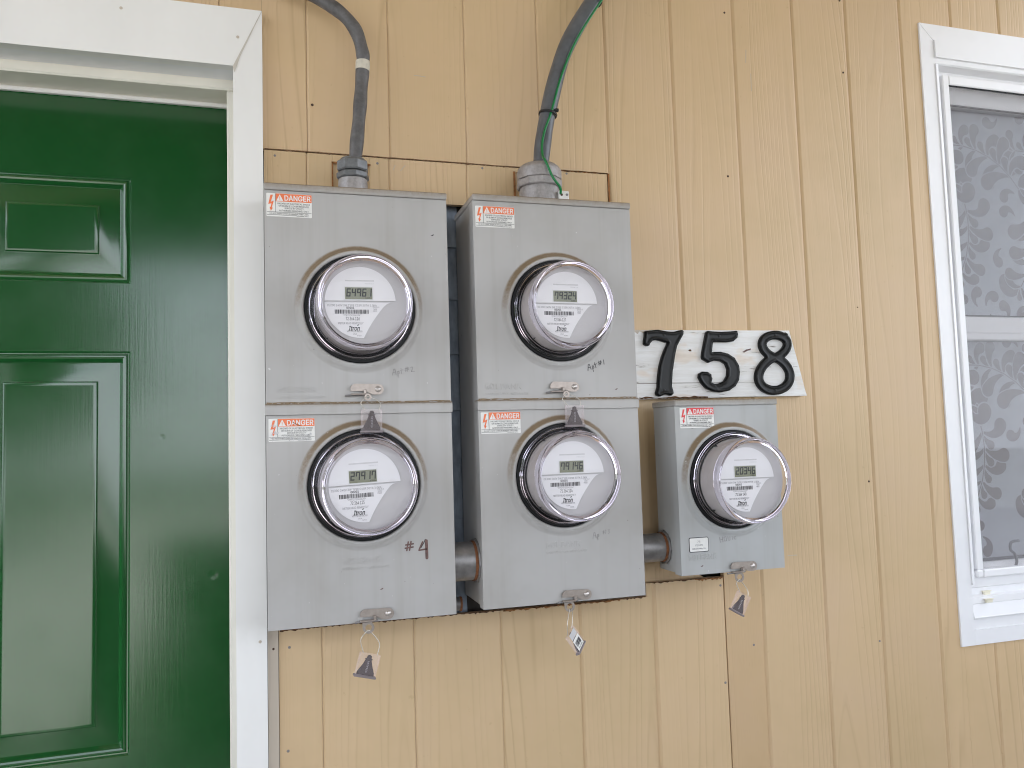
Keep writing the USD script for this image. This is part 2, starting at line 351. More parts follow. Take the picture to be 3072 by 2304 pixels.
def tube(pts, r, n=10, smooth_k=0):
    p = np.array(pts, float)
    if smooth_k:
        p = spline(p, smooth_k)
    rr = np.broadcast_to(np.asarray(r, float), (len(p),)) if np.ndim(r) == 0 or len(np.atleast_1d(r)) == len(p) else np.interp(np.linspace(0, 1, len(p)), np.linspace(0, 1, len(r)), r)
    t = np.gradient(p, axis=0)
    t /= np.linalg.norm(t, axis=1, keepdims=True)
    a = np.cross(t[0], [0.3, 0.9, 0.2]); a /= np.linalg.norm(a)
    V = []
    for k in range(len(p)):
        a = a - t[k] * (a @ t[k]); a /= np.linalg.norm(a)
        b = np.cross(t[k], a)
        th = np.linspace(0, 2 * np.pi, n, endpoint=False)
        V.append(p[k] + rr[k] * (np.cos(th)[:, None] * a + np.sin(th)[:, None] * b))
    V = np.concatenate(V)
    F = []
    for k in range(len(p) - 1):
        for i in range(n):
            j = (i + 1) % n
            F += [[k * n + i, k * n + j, (k + 1) * n + j], [k * n + i, (k + 1) * n + j, (k + 1) * n + i]]
    F += [[0, i + 1, i] for i in range(1, n - 1)]
    e = (len(p) - 1) * n
    F += [[e, e + i, e + i + 1] for i in range(1, n - 1)]
    return trimesh.Trimesh(V, F, process=False)


def spline(p, k):
    """Points along a smooth curve through p, k per span."""
    p = np.asarray(p, float)
    q = np.vstack([2 * p[0] - p[1], p, 2 * p[-1] - p[-2]])
    out = []
    for i in range(1, len(q) - 2):
        for t in np.linspace(0, 1, k, endpoint=False):
            out.append(0.5 * (2 * q[i] + (q[i + 1] - q[i - 1]) * t + (2 * q[i - 1] - 5 * q[i] + 4 * q[i + 1] - q[i + 2]) * t**2 + (3 * q[i] - q[i - 1] - 3 * q[i + 1] + q[i + 2]) * t**3))
    out.append(p[-1])
    return np.array(out)


def lathe(profile, n=72):
    """Turned round the axis out of the wall: profile of (radius, w)."""
    prof = np.array(profile, float)
    th = np.linspace(0, 2 * np.pi, n, endpoint=False)
    V = np.concatenate([np.stack([r * np.cos(th), r * np.sin(th), np.full(n, w)], 1) for r, w in prof])
    F = []
    for k in range(len(prof) - 1):
        for i in range(n):
            j = (i + 1) % n
            a, b, c, d = k * n + i, k * n + j, (k + 1) * n + j, (k + 1) * n + i
            F += [[a, b, c], [a, c, d]]
    return trimesh.Trimesh(V, F, process=False)


def solid_lathe(profile, n=96):
    m = lathe(profile, n)
    m.merge_vertices(); m.fix_normals()
    return m


def cyl(p0, p1, r, n=24):
    return tube([p0, p1], r, n)


def disc(r, w, n=64, u=0, v=0):
    return prism(Point(u, v).buffer(r, n // 4), w - 0.0004, w)


@functools.lru_cache(None)
def _text(t, bold):
    m = meshkit.text_mesh(t, 1.0, 1.0, bold)
    b = m.bounds
    return np.array(m.vertices), np.array(m.faces), b


def text(t, u0, u1, v, h, w, depth=0.0002, bold=False, italic=0.0, rot=0.0):
    """Lettering from u0 to u1 with its middle at height v and capitals h tall."""
    V, F, b = _text(t, bold)
    V = V.copy()
    V[:, 0] = (V[:, 0] - b[0, 0]) / (b[1, 0] - b[0, 0]) * (u1 - u0)
    V[:, 1] = (V[:, 1] - 0.5) * h
    V[:, 0] += italic * V[:, 1]
    V[:, 0] += u0; V[:, 1] += v
    V[:, 2] = w + V[:, 2] * depth
    return trimesh.Trimesh(V, F, process=False)


def strokes(lines, wd, w, depth=0.00025):
    return prism(unary_union([LineString(l).buffer(wd / 2, 3) for l in lines]), w, w + depth)


def rect(u0, u1, v0, v1):
    return sbox(min(u0, u1), min(v0, v1), max(u0, u1), max(v0, v1))


def rrect(u0, u1, v0, v1, r):
    return rect(u0 + r, u1 - r, v0 + r, v1 - r).buffer(r, 4)


def ragged(x0, x1, z, up, dn, seed, step=0.0025, wob=0.0):
    """A torn edge: a strip along z whose two borders wander."""
    xs = np.arange(x0, x1, step)
    q = np.stack([xs * 90, xs * 0 + seed, xs * 0], 1)
    a = z + up * (0.3 + 0.9 * meshkit.noise(q, seed)) + wob * (meshkit.noise(q * 0.1, seed + 5) - .5)
    q2 = np.stack([xs * 260, xs * 0 + seed + 7.3, xs * 0], 1)
    b = z - dn * (0.1 + 1.3 * meshkit.noise(q2, seed + 1) ** 2) + wob * (meshkit.noise(q * 0.1, seed + 5) - .5)
    return Polygon(list(zip(xs, a)) + list(zip(xs[::-1], b[::-1]))).buffer(0)


FLOOR = -1.40
CEIL = 1.75
# ------------------------------------------------------------------ the setting
g = thing('ground', (0, 0, -1.62), kind='structure')
part(g, 'lawn', bx(-60, 60, -80, 30, -1.67, -1.62), 'lawn')
g = thing('driveway', (0, -12, -1.61), kind='structure')
part(g, 'concrete', bx(-14, 14, -24, -2.72, -1.616, -1.61), 'gravel_drive')
g = thing('lawn_bed', (0.6, -6, -1.60), kind='structure')
part(g, 'turf', bx(-1.0, 2.6, -7.4, -2.75, -1.606, -1.60), 'lawn')
g = thing('porch_floor', (0, 0, FLOOR), kind='structure')
for i in range(19):
    y1 = -0.02 - i * 0.14
    part(g, 'board', bx(-2.0, 3.0, y1 - 0.135, y1, FLOOR - 0.03, FLOOR), 'floor_paint')
part(g, 'skirt', bx(-2.0, 3.0, -2.68, -2.66, -1.61, FLOOR - 0.032), 'floor_paint')
g = thing('porch_roof', (0, 0, CEIL), 'flat porch roof with a tan board ceiling above the doorway', 'porch roof')
for i in range(13):
    y1 = 0.012 - i * 0.2
    part(g, 'ceiling_board', bx(-1.95, 2.95, y1 - 0.196, y1, CEIL, CEIL + 0.02), 'ceiling_paint')
part(g, 'roof_deck', bx(-2.0, 3.0, -2.8, 0.6, CEIL + 0.03, CEIL + 0.16), 'sheathing')
part(g, 'beam', bx(-1.98, 2.98, -2.70, -2.58, 1.0, CEIL - 0.002), 'beam_paint')
for x_ in (-1.9, 2.9):
    part(g, 'post', rbx(x_ - .06, x_ + .06, -2.70, -2.58, FLOOR, .998, .008), 'white_paint')

kw = thing('porch_knee_wall', (1.6, -2.62, FLOOR), 'dark panelled half height wall along the open front of the porch', 'half wall')
for i in range(21):
    part(kw, 'board', rbx(-.50 + i * .157, -.50 + i * .157 + .154, -2.655, -2.60, FLOOR, -.46, .004), 'beam_paint')
part(kw, 'cap_rail', rbx(-.52, 2.83, -2.69, -2.565, -.458, -.415, .006), 'beam_paint')

for x_ in (-1.97, 2.95):
    sr = thing('porch_side_rail', (x_, -1.3, FLOOR), 'dark panelled half height wall closing the door end of the porch' if x_ < 0 else 'dark panelled half height wall closing the window end of the porch', 'half wall')
    for i in range(15):
        part(sr, 'board', rbx(x_ - .02, x_ + .02, -2.54 + i * .157, -2.54 + i * .157 + .154, FLOOR, -.36, .004), 'beam_paint')
    part(sr, 'cap_rail', rbx(x_ - .05, x_ + .05, -2.55, -.17, -.358, -.315, .006), 'beam_paint')

# ------------------------------------------------------------------ siding
wallp = thing('siding_wall', (0, 0, FLOOR), 'tan painted wood wall of vertical grooved planks behind the meter boxes', 'wall')


def plank_mesh(x0, x1, z0, z1, cl=True, cr=True, dy=0.0):
    gp = 0.0002
    k = 0.55 if x1 < 0.72 else 1.0
    a, b = x0 + gp, x1 - gp
    pts = [(a, 0.0135)]
    if cl:
        pts += [(a, 0.0042 * k), (a + 0.0012 * k, 0.0040 * k), (a + 0.0064 * k, 0.0003), (a + 0.0072 * k, 0.0)]
    else:
        pts += [(a, 0.0)]
    if cr:
        pts += [(b - 0.0052 * k, 0.0), (b - 0.0044 * k, 0.0002), (b - 0.0012 * k, 0.0013 * k), (b - 0.0005 * k, 0.0030 * k), (b, 0.0042 * k)]
    else:
        pts += [(b, 0.0)]
    pts += [(b, 0.0135)]
    P = Polygon([(x, -(y + dy)) for x, y in pts])       # drawn in (x, -y), pulled along z
    m = trimesh.creation.extrude_polygon(P, z1 - z0, engine='earcut')
    v = np.asarray(m.vertices)
    m.vertices = np.stack([v[:, 0], -v[:, 1], z0 + v[:, 2]], 1)
    m.faces = m.faces[:, ::-1]
    m.fix_normals()
    return m


def plank(*pieces, m_='tan_paint'):
    part(wallp, 'plank', cat([plank_mesh(*p[:4], *(p[4:] or (True, True)), dy=PDY[0]) for p in pieces]), m_, smooth=25)
    PDY[0] = random.uniform(-0.0004, 0.0004)


PDY = [0.0]
G = [-1.03, -.872, -.713, -.554, -.395, -.236, -.077, .081, .237, .392, .548, .7005, .860, 1.019, 1.177, 1.326, 1.485, 1.641, 1.795, 1.952, 2.110, 2.268, 2.426, 2.584, 2.742, 2.9, 3.06, 3.22]
TOP = CEIL
SEAM = 0.5645
G2 = list(G)
plank((-1.5, -1.19, FLOOR, TOP)); plank((-1.19, -1.06, FLOOR, TOP, True, False))
for i in range(len(G) - 1):
    x0, x1 = G[i], G[i + 1]
    if x1 <= -0.07:
        plank((x0, x1, 0.812, TOP))
    elif x1 < 0.1:
        plank((x0, 0.0, 0.812, TOP, True, False), (0.0, x1, SEAM, TOP, False, True))
    elif x1 < 0.71:
        plank((x0, x1, SEAM, TOP))
    elif x1 < 0.87:
        plank((x0, x1, -0.232, TOP))
    elif x1 < 1.02:
        plank((x0, x1, -0.2462, TOP)); plank((0.9285, x1, FLOOR, -0.2462, False, True), m_='tan_paint_worn')
    elif x1 < 1.49:
        plank((x0, x1, FLOOR, TOP))
    elif x1 < 1.65:
        plank((x0, 1.552, FLOOR, TOP, True, False), (1.552, x1, 0.975, TOP, False, True), (1.552, x1, FLOOR, -0.478, False, True))
    elif x1 < 2.5:
        plank((x0, x1, 0.975, TOP)); plank((x0, x1, FLOOR, -0.478))
    else:
        plank((x0, x1, FLOOR, TOP))
# the strip let in above the boxes, notched round the two fittings
SB, ST = 0.478, 0.5622
plank((0.0012, 0.0785, SB, ST, False, True))
plank((0.0785, 0.1276, SB, ST, True, False), (0.1276, 0.1974, 0.5475, ST, False, False), (0.1974, 0.2345, SB, ST, False, True))
plank((0.2345, 0.3905, SB, ST))
plank((0.3905, 0.4905, SB, ST, True, False), (0.4905, 0.546, 0.553, ST, False, True))
plank((0.546, 0.570, 0.553, ST, True, False), (0.570, 0.6962, SB, ST, False, False))
# the patch below the boxes
plank((0.0198, 0.0955, FLOOR, -0.322, False, True))
for a, b in ((.0955, .2640), (.2640, .4340), (.4340, .5970)):
    plank((a, b, FLOOR, -0.322))
plank((.5970, .7620, FLOOR, -0.322), (.7468, .7620, -0.322, -0.2946, False, True))
plank((.7620, .9262, FLOOR, -0.2946, True, False))
# torn and rusty edges of the cut-outs
for nm, P_, m_ in (
        ('torn_edge', ragged(0.022, 0.747, -0.3215, 0.0015, 0.0028, 3), 'torn_wood'),
        ('torn_edge', ragged(0.748, 0.926, -0.2942, 0.001, 0.0026, 9), 'torn_wood'),
        ('torn_edge', ragged(0.003, 0.700, SEAM - 0.0002, 0.0008, 0.0030, 21, wob=0.0012), 'seam_brown'),
        ('rusty_stain', ragged(0.44, 0.69, -0.3225, 0.0005, 0.0038, 14), 'rust_wood'),
        ('rusty_stain', ragged(0.86, 0.926, -0.2955, 0.0005, 0.0050, 17), 'rust_wood'),
        ('rusty_stain', ragged(0.50, 0.700, SEAM - 0.001, 0.0008, 0.0022, 25, wob=0.002), 'rust_wood')):
    part(wallp, nm, pw(P_, -0.0006 - 0.0002 * used.get('/World/siding_wall/' + nm, 0), 0, 0.0007), m_)
edge = [(0.6963 + 0.0016 * meshkit.noise(np.array([z * 70, 0, 1.0])), z) for z in np.arange(0.478, 0.565, 0.003)]
part(wallp, 'rusty_stain', pw(Polygon(edge + [(0.7012, 0.565), (0.7012, 0.478)]).buffer(0), -0.0007, 0, 0.0006), 'rust_wood')
for (u0, u1, v0, v1) in ((0.1250, 0.1990, 0.545, 0.5485), (0.4880, 0.4925, 0.50, 0.554), (0.1253, 0.1280, 0.50, 0.547)):
    part(wallp, 'torn_edge', pw(rect(u0, u1, v0, v1), -0.0009, 0, 0.0006), 'rust_wood')
# nails
NAILS = [(.0381, -.3532, 3.6), (.0342, -.5340, 3.6), (.9195, -.3123, 3.6), (.9203, -.5135, 3.8), (.9929, -.4430, 3.6), (.0213, .5525, 3.4), (.2126, .5513, 3.6), (.4234, .5565, 3.2),
         (.6049, .5577, 3.2), (.0908, .6567, 3.8), (1.0003, .9563, 3.4), (.9881, .5778, 3.4), (1.3123, .8497, 3.4), (1.3147, 1.0265, 3.4), (1.3135, -.1100, 3.4), (1.3160, -.4665, 3.4),
         (.7420, -.105, 3.0), (1.3120, .29, 2.2)]
for i, (x, z, r) in enumerate(NAILS):
    r *= 0.72
    holed = z > 0.57 or i in (14, 17)
    m_ = wall(lathe([(r * 1e-3, 0.0001), (r * 0.9e-3, 0.0009), (r * 0.5e-3, 0.0011), (1e-6, 0.0008)], 14), x, 0, z)
    part(wallp, 'nail', m_, 'dark_hole' if holed else 'nail_head', smooth=40)
for x, z, l, a in ((1.1004, -.2619, .022, 0.0), (.30, .735, .022, -0.05), (0.245, .545, .010, 1.2), (.262, .545, .014, 0.9), (1.05, .86, .03, 1.5), (1.06, .80, .04, 1.55)):
    part(wallp, 'scratch', pw(LineString([(x - l / 2 * math.cos(a), z - l / 2 * math.sin(a)), (x, z + .0004), (x + l / 2 * math.cos(a), z + l / 2 * math.sin(a))]).buffer(0.0007), 0, 0.0002, 0.0006), 'grey_tan_wood')

# behind the cut-outs: old slate-blue shingles on dark sheathing
sh = thing('shingled_wall', (0.35, 0.06, -0.4), 'old slate blue shingles showing in the dark gap between the left and middle boxes', 'shingle wall')
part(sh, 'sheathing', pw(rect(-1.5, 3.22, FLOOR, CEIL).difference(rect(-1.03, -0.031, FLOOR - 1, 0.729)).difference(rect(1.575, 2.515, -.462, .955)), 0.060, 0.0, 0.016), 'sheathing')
for a in (.118, .484):
    part(wallp, 'filler_board', bx(a, a + .092, .0060, .0128, SB, .557), 'tan_paint')
zs = [0.505, 0.396, 0.2892, 0.1786, 0.0669, -0.0392, -0.148, -0.257, -0.366]
for k in range(len(zs) - 1):
    top, bot = zs[k], zs[k + 1]
    for (a, b) in ((0.10, 0.225), (0.2265, 0.339), (0.3405, 0.3765)) if k % 2 else ((0.10, 0.28), (0.2815, 0.3765)):
        V = np.array([[a, 0.040, top + .01], [b, 0.040, top + .01], [b, 0.029, bot + .003], [a, 0.029, bot + .003], [a, 0.043, top + .01], [b, 0.043, top + .01], [b, 0.042, bot + .003], [a, 0.042, bot + .003]])
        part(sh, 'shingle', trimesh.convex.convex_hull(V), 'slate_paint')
part(sh, 'sill_board', trimesh.convex.convex_hull(np.array([(0.70, .02, -.30), (0.70, .042, -.30), (0.70, .02, -.245), (0.70, .042, -.245), (0.90, .02, -.30), (0.90, .042, -.30), (0.80, .02, -.245), (0.80, .042, -.245)])), 'tan_paint')

# ------------------------------------------------------------------ door and its frame
df = thing('door_frame', (-0.5, 0, FLOOR), 'white mitred door casing and jamb round the green door', 'door frame')
CX0, CXI, CZ, CZI = 0.0, -0.0518, 0.8203, 0.7093
XL = -1.06
part(df, 'side_casing', pw(Polygon([(CX0, FLOOR), (CX0, CZ - 0.0006), (CXI, CZI - 0.0006), (CXI, FLOOR)]), 0, 0.0, 0.020), 'white_paint')
part(df, 'side_casing', pw(Polygon([(XL, FLOOR), (XL, CZ - 0.0006), (XL + 0.0518, CZI - 0.0006), (XL + 0.0518, FLOOR)]), 0, 0.0, 0.020), 'white_paint')
part(df, 'head_casing', pw(Polygon([(XL, CZ), (CX0, CZ), (CXI, CZI), (XL + 0.0518, CZI)]), 0, 0.0, 0.0203), 'white_paint')
part(df, 'head_jamb', bx(XL + 0.052, CXI, 0.0, 0.044, CZI + 0.0003, CZI + 0.02), 'white_vinyl')
part(df, 'head_stop', rbx(XL + 0.052, -0.0410, 0.0442, 0.115, 0.690, 0.7291, 0.003), 'cream_paint')
part(df, 'head_seal', rbx(XL + 0.052, -0.0645, 0.108, 0.119, 0.6815, 0.6898, 0.002), 'white_paint')
part(df, 'side_jamb', bx(CXI + 0.0003, -0.03, 0.0, 0.0438, FLOOR, CZI + 0.019), 'white_vinyl')
part(df, 'side_stop', rbx(-0.0655, CXI + 0.012, 0.0442, 0.115, FLOOR, 0.6898, 0.003), 'cream_paint')
part(df, 'side_stop', rbx(XL + 0.040, XL + 0.066, 0.0442, 0.115, FLOOR, 0.6898, 0.003), 'cream_paint')
part(df, 'caulk_bead', pw(Polygon([(CXI - .0003, CZI - .002), (CX0 - .0005, CZ - .001), (CX0 - .001, CZ - .003), (CXI + .012, CZI + .018), (CXI + 0.003, CZI - .012)]).buffer(.0003), -0.0200, 0.0004, 0.0009), 'caulk')
for (x, z) in ((-.012, -.334), (-.043, .765), (-.24, .795)):
    part(df, 'nail', wall(lathe([(.0028, 0), (.0024, .0006), (1e-6, .0008)], 12), x, -0.0203, z), 'grey_tan_wood')

DY = DOOR_Y


def dX(x): return -0.0028 + (x + 0.0028) * 1.044


def dZ(z): return z * 1.044


dr = thing('front_door', (-0.5, DY, FLOOR), 'glossy dark green six panel door beside the meter boxes', 'door')
PAN = []
xr0, xr1 = dX(-0.490), dX(-0.2325)
xl1 = 2 * (dX(-0.490) - 0.035) - xr0 + 0
xl0 = xl1 - (xr1 - xr0)
for (za, zb) in ((dZ(.312), dZ(.509)), (dZ(-.5224), dZ(.188)), (-1.26, dZ(-.64))):
    PAN += [(xr0, xr1, za, zb), (xl0, xl1, za, zb)]
S_X0, S_X1, S_Z1 = -1.03, -0.045, 0.686
slab = rect(S_X0, S_X1, FLOOR + 0.01, S_Z1)
for (a, b, c, d) in PAN:
    slab = slab.difference(rect(a, b, c, d))
slab_m = pw(slab, DY, -0.040, 0.0)
part(dr, 'slab', slab_m, 'green_paint')
PROF = [(0.0, 0.0), (0.0012, -0.0012), (0.0032, -0.0042), (0.0052, -0.0046), (0.0078, -0.0022), (0.0105, -0.0016), (0.0135, -0.0028), (0.0175, -0.0078), (0.0198, -0.0118), (0.0206, -0.0122),
        (0.024, -0.0118), (0.0545, -0.0066), (0.0560, -0.0062), (0.0580, -0.0022), (0.0605, -0.0012), (0.064, -0.0010)]


def panel(a, b, c, d):
    V, F = [], []
    for (s, w) in PROF:
        V += [(a + s, DY - w, c + s), (b - s, DY - w, c + s), (b - s, DY - w, d - s), (a + s, DY - w, d - s)]
    for k in range(len(PROF) - 1):
        for i in range(4):
            j = (i + 1) % 4
            F += [[4 * k + i, 4 * k + j, 4 * k + 4 + j], [4 * k + i, 4 * k + 4 + j, 4 * k + 4 + i]]
    e = 4 * (len(PROF) - 1)
    F += [[e, e + 1, e + 2], [e, e + 2, e + 3]]
    return trimesh.Trimesh(V, F, process=False)


for q in PAN:
    part(dr, 'panel', panel(*q), 'green_paint', smooth=28)

# narrow board between the casing and the patch, and the cream edge beside the left box
ts = thing('corner_strip', (0.008, 0, FLOOR), 'narrow grey tan trim board below the left box, beside the white casing', 'trim board')
part(ts, 'board', bx(0.0008, 0.0190, -0.006, 0.012, FLOOR, -0.318), 'grey_tan_wood')
part(ts, 'nail', wall(lathe([(.0022, 0), (.0019, .0006), (1e-6, .0008)], 10), 0.0105, -0.006, -0.352), 'dark_hole')

# ------------------------------------------------------------------ meter boxes
YF, Y3 = -0.1282, -0.1445
RB = 0.0953


def collar_dust(cx, cz, r0, r1, amount=1.0):
    def f(v):
        dx, dz = v[:, 0] - cx, v[:, 2] - cz
        r, a = np.hypot(dx, dz), np.arctan2(dz, dx)
        up = np.clip((np.sin(a) + 0.25) / 0.9, 0, 1) ** 0.8 * np.where(a < 0, 0.6, 1)
        ring = np.clip((r - r0) / 0.003, 0, 1) * np.clip((r1 - r) / 0.004, 0, 1)
        return amount * up * ring
    return f


def cover(bp, x0, x1, z0, z1, yf, holes, pm, lip=False):
    """Front cover with a turned edge, its round opening(s) and the raised collar round each."""
    face = rect(x0, x1, z0, z1)
    for (cx, cz) in holes:
        face = face.difference(Point(cx, cz).buffer(0.1082, 24))
    sheet = pw(face, yf, -0.0016, 0.0)
    sides = [bx(x0, x0 + .0016, yf + .0016, yf + .026, z0, z1), bx(x1 - .0016, x1, yf + .0016, yf + .026, z0, z1)]
    c = part(bp, 'cover', cat([sheet] + sides), pm, dust=lambda v: 0 * v[:, 0])
    for (cx, cz) in holes:
        prof = [(0.1135, -0.0002), (0.1110, 0.0003), (0.1090, 0.0012), (0.1068, 0.0032), (0.1045, 0.0062), (0.1022, 0.0078), (0.0998, 0.0084), (0.0975, 0.0080), (0.0962, 0.0066), (0.0956, 0.004), (0.0955, -0.006)]
        fine = []
        for (p0, p1) in zip(prof[:-1], prof[1:]):
            for t in np.linspace(0, 1, 3, endpoint=False):
                fine.append((p0[0] + (p1[0] - p0[0]) * t, p0[1] + (p1[1] - p0[1]) * t))
        fine.append(prof[-1])
        part(c, 'collar', wall(lathe(fine[::-1], 96), cx, yf, cz), pm, smooth=True, dust=collar_dust(cx, cz, 0.1005, 0.1128))
    return c


BOLT = [(.46, .95), (.74, .96), (.50, .56), (.83, .62), (.60, .24), (.72, .22), (.50, .04), (.36, .26), (.47, .26), (.57, .47), (.22, .42)]


def danger_sticker(bp, u, v, wd, ht, yf, band, rot=0.0, worn=False):
    """The warning label: top left corner at (u, v)."""
    T = lambda m: wall(m, u, yf, v)
    s = part(bp, 'danger_sticker', T(prism(rrect(0, wd, -ht, 0, 0.0015), 0.0001, 0.0004)), 'sticker_white')
    k = 0.198 * wd
    part(s, 'header_band', T(prism(rect(k + .0006, wd - .0004, -0.345 * ht, -0.0004), 0.0005, 0.0007)), band)
    part(s, 'bolt_symbol', T(prism(Polygon([(a * k, -ht * (0.80 - b * 0.76)) for a, b in BOLT]).buffer(0), 0.0005, 0.0007)), band)
    part(s, 'rule', T(prism(unary_union([rect(k - .0002, k + .0004, -0.80 * ht, -.0006), rect(.0008, wd - .0008, -0.815 * ht, -0.80 * ht), rect(.0008, .66 * wd, -0.935 * ht, -0.92 * ht)]), 0.0005, 0.0007)), 'print_black')
    tri = Polygon([(k + .0022, -0.315 * ht), (k + .0125, -0.315 * ht), (k + .0073, -0.06 * ht)]).buffer(0.0004)
    part(s, 'header_lettering', T(cat([prism(tri, 0.0008, 0.0010), text('DANGER', k + .0150, wd - .0022, -0.185 * ht, 0.0088, 0.0008, 0.0002, bold=True)])), 'sticker_white')
    part(s, 'alert_mark', T(prism(unary_union([rect(k + .0068, k + .0078, -0.24 * ht, -0.14 * ht), Point(k + .0073, -.275 * ht).buffer(.0006)]), 0.0011, 0.0012)), band)
    rows = [('HAZARD OF ELECTRICAL SHOCK', .06, .95, .43), ('OR BURN IF COVER REMOVED', .09, .92, .535), ('SERVICE BY UTILITY', .25, .77, .63), ('AUTHORIZED PERSONNEL ONLY', .10, .91, .735)]
    tm = [text(t, k + a * (wd - k), k + b * (wd - k), -r * ht, 0.0027, 0.0005, 0.0002) for t, a, b, r in rows]
    tm += [text('DO NOT PAINT OVER OR REMOVE THIS LABEL', .075 * wd, .93 * wd, -.868 * ht, 0.0021, 0.0005, 0.0002), text('MILBANK MFG.', .66 * wd, .93 * wd, -.945 * ht, 0.0016, 0.0005, 0.0002)]
    part(s, 'lettering', T(cat(tm)), 'print_black')
    if worn:
        rng = random.Random(4)
        chips = []
        for (a, b, r, n) in ((.10, .30, .0022, 7), (.12, .62, .003, 9), (.05, .85, .0022, 6), (.45, .95, .002, 9), (.75, .90, .0022, 8), (.88, .80, .0025, 4)):
            for _ in range(n):
                cu, cv, q = a * wd + rng.gauss(0, .0032), -b * ht + rng.gauss(0, .0022), r * rng.uniform(.25, .8)
                chips.append(Polygon([(cu + q * rng.uniform(.5, 1.2) * math.cos(t), cv + q * rng.uniform(.5, 1.2) * math.sin(t)) for t in np.linspace(0, 6.28, 8)[:-1]]).buffer(0))
        part(s, 'worn_patch', T(prism(unary_union(chips).intersection(rect(.0006, wd - .0006, -ht + .0006, -.0006)), 0.0012, 0.0013)), 'print_pale', kind='stuff')
        part(s, 'rust_streak', T(prism(LineString([(.53 * wd, -.17 * ht), (.62 * wd, -.28 * ht), (.68 * wd, -.31 * ht)]).buffer(.0007), 0.0012, 0.0013)), 'rust_wood')


def hasp(bp, u0, v0, yf, up=True, ring=None):
    """Pivoting latch: a stadium shaped plate with a rivet, a bent pin and, at the bottom edge, a ring tab. (u0, v0): left end, middle."""
    L, H = 0.0575, 0.0185
    body = LineString([(u0 + H / 2, v0), (u0 + L - H / 2, v0 - .0008)]).buffer(H / 2, 10)
    body = body.difference(Polygon([(u0 - .002, v0 - .0035), (u0 + .024, v0 - .0035), (u0 + .040, v0 - .0105), (u0 - .002, v0 - .0115)])) if up else body
    h = part(bp, 'latch', pw(body, yf, 0.0035, 0.0055), 'galvanized_metal')
    part(h, 'rivet', wall(lathe([(.0054, .0055), (.0050, .0072), (.003, .0083), (1e-6, .0086)], 20), u0 + L - 0.0100, yf, v0 - .0006), 'rivet_metal', smooth=50)
    part(h, 'spacer', wall(lathe([(.0065, 0.0), (.0065, .0036)], 20), u0 + L - 0.0100, yf, v0 - .0006), 'galvanized_metal')
    part(h, 'bent_tab', cat([rbx(u0 - .0005, u0 + .024, yf - .013, yf - .004, v0 - .0105, v0 - .0078, .001), rbx(u0 + .0225, u0 + .027, yf - .012, yf - .002, v0 - .009, v0 - .001, .001)]), 'galvanized_metal')
    part(h, 'pin', cyl((u0 - .009, yf - .006, v0 - .0115), (u0 + .030, yf - .006, v0 - .0100), 0.0017, 8), 'pipe_steel')
    if ring:
        a, b = ring
        tab = unary_union([Point(a, b).buffer(0.0098, 12), Polygon([(a - .0098, b), (a - .0105, v0 - .0085), (a + .004, v0 - .0085), (a + .0095, b)])]).difference(Point(a, b).buffer(0.0056, 10))
        part(h, 'ring_tab', pw(tab, yf, 0.003, 0.0046), 'galvanized_metal')
    else:
        a, b = u0 + .029, v0 - .0145
        part(h, 'ring_tab', pw(Point(a, b).buffer(.0062, 10).difference(Point(a, b).buffer(.003, 8)), yf, .0105, .0118), 'galvanized_metal')


def mailbox(name, x0, x1, z0, z1, yf, yb, seam, holes, pm, label, grp):
    bp = thing(name, ((x0 + x1) / 2, yf, z0), label, 'meter box', grp)
    part(bp, 'body', rbx(x0 + .0022, x1 - .0022, yf + .004, yb, z0 + .002, z1 - .004, .002), pm, dust=lambda v: 0 * v[:, 0])
    for a in (x0 + .0009, x1 - .0021):
        part(bp, 'side_flange', bx(a, a + .0012, yf + .026, yf + .040, z0 + .004, z1 - .004), pm, dust=lambda v: 0 * v[:, 0])
    part(bp, 'top_cap', rbx(x0 - .0006, x1 + .0006, yf - .0038, yb - .001, z1 - .0118, z1, .0016), pm, dust=lambda v: np.clip((v[:, 2] - z1 + .003) / .003, 0, 1) * .8 + .18)
    if seam is None:
        cover(bp, x0, x1, z0, z1 - .0124, yf, holes, pm)
    else:
        cover(bp, x0, x1, seam - .0006, z1 - .0124, yf, holes[:1], pm)
        cover(bp, x0, x1, z0, seam - .0196, yf, holes[1:], pm)
        lipm = trimesh.convex.convex_hull(np.array([(x, y, z) for x in (x0 - .0012, x1 + .0012) for (y, z) in ((yf - .0005, seam), (yf - .0042, seam - .0028), (yf - .0038, seam - .019), (yf + .02, seam), (yf + .02, seam - .019))]))
        lipm = lipm.subdivide().subdivide()
        part(bp, 'lip', lipm, pm, smooth=20, dust=lambda v: np.clip((v[:, 2] - seam + .004) / .0035, 0, 1) * .9)
        line = ragged(x0 + .001, x1 - .001, seam + .0015, .0012, .0030, int(x0 * 50) + 31)
        part(bp, 'dust_line', pw(line, yf, 0.0003, 0.0007), 'dust_brown')
    return bp


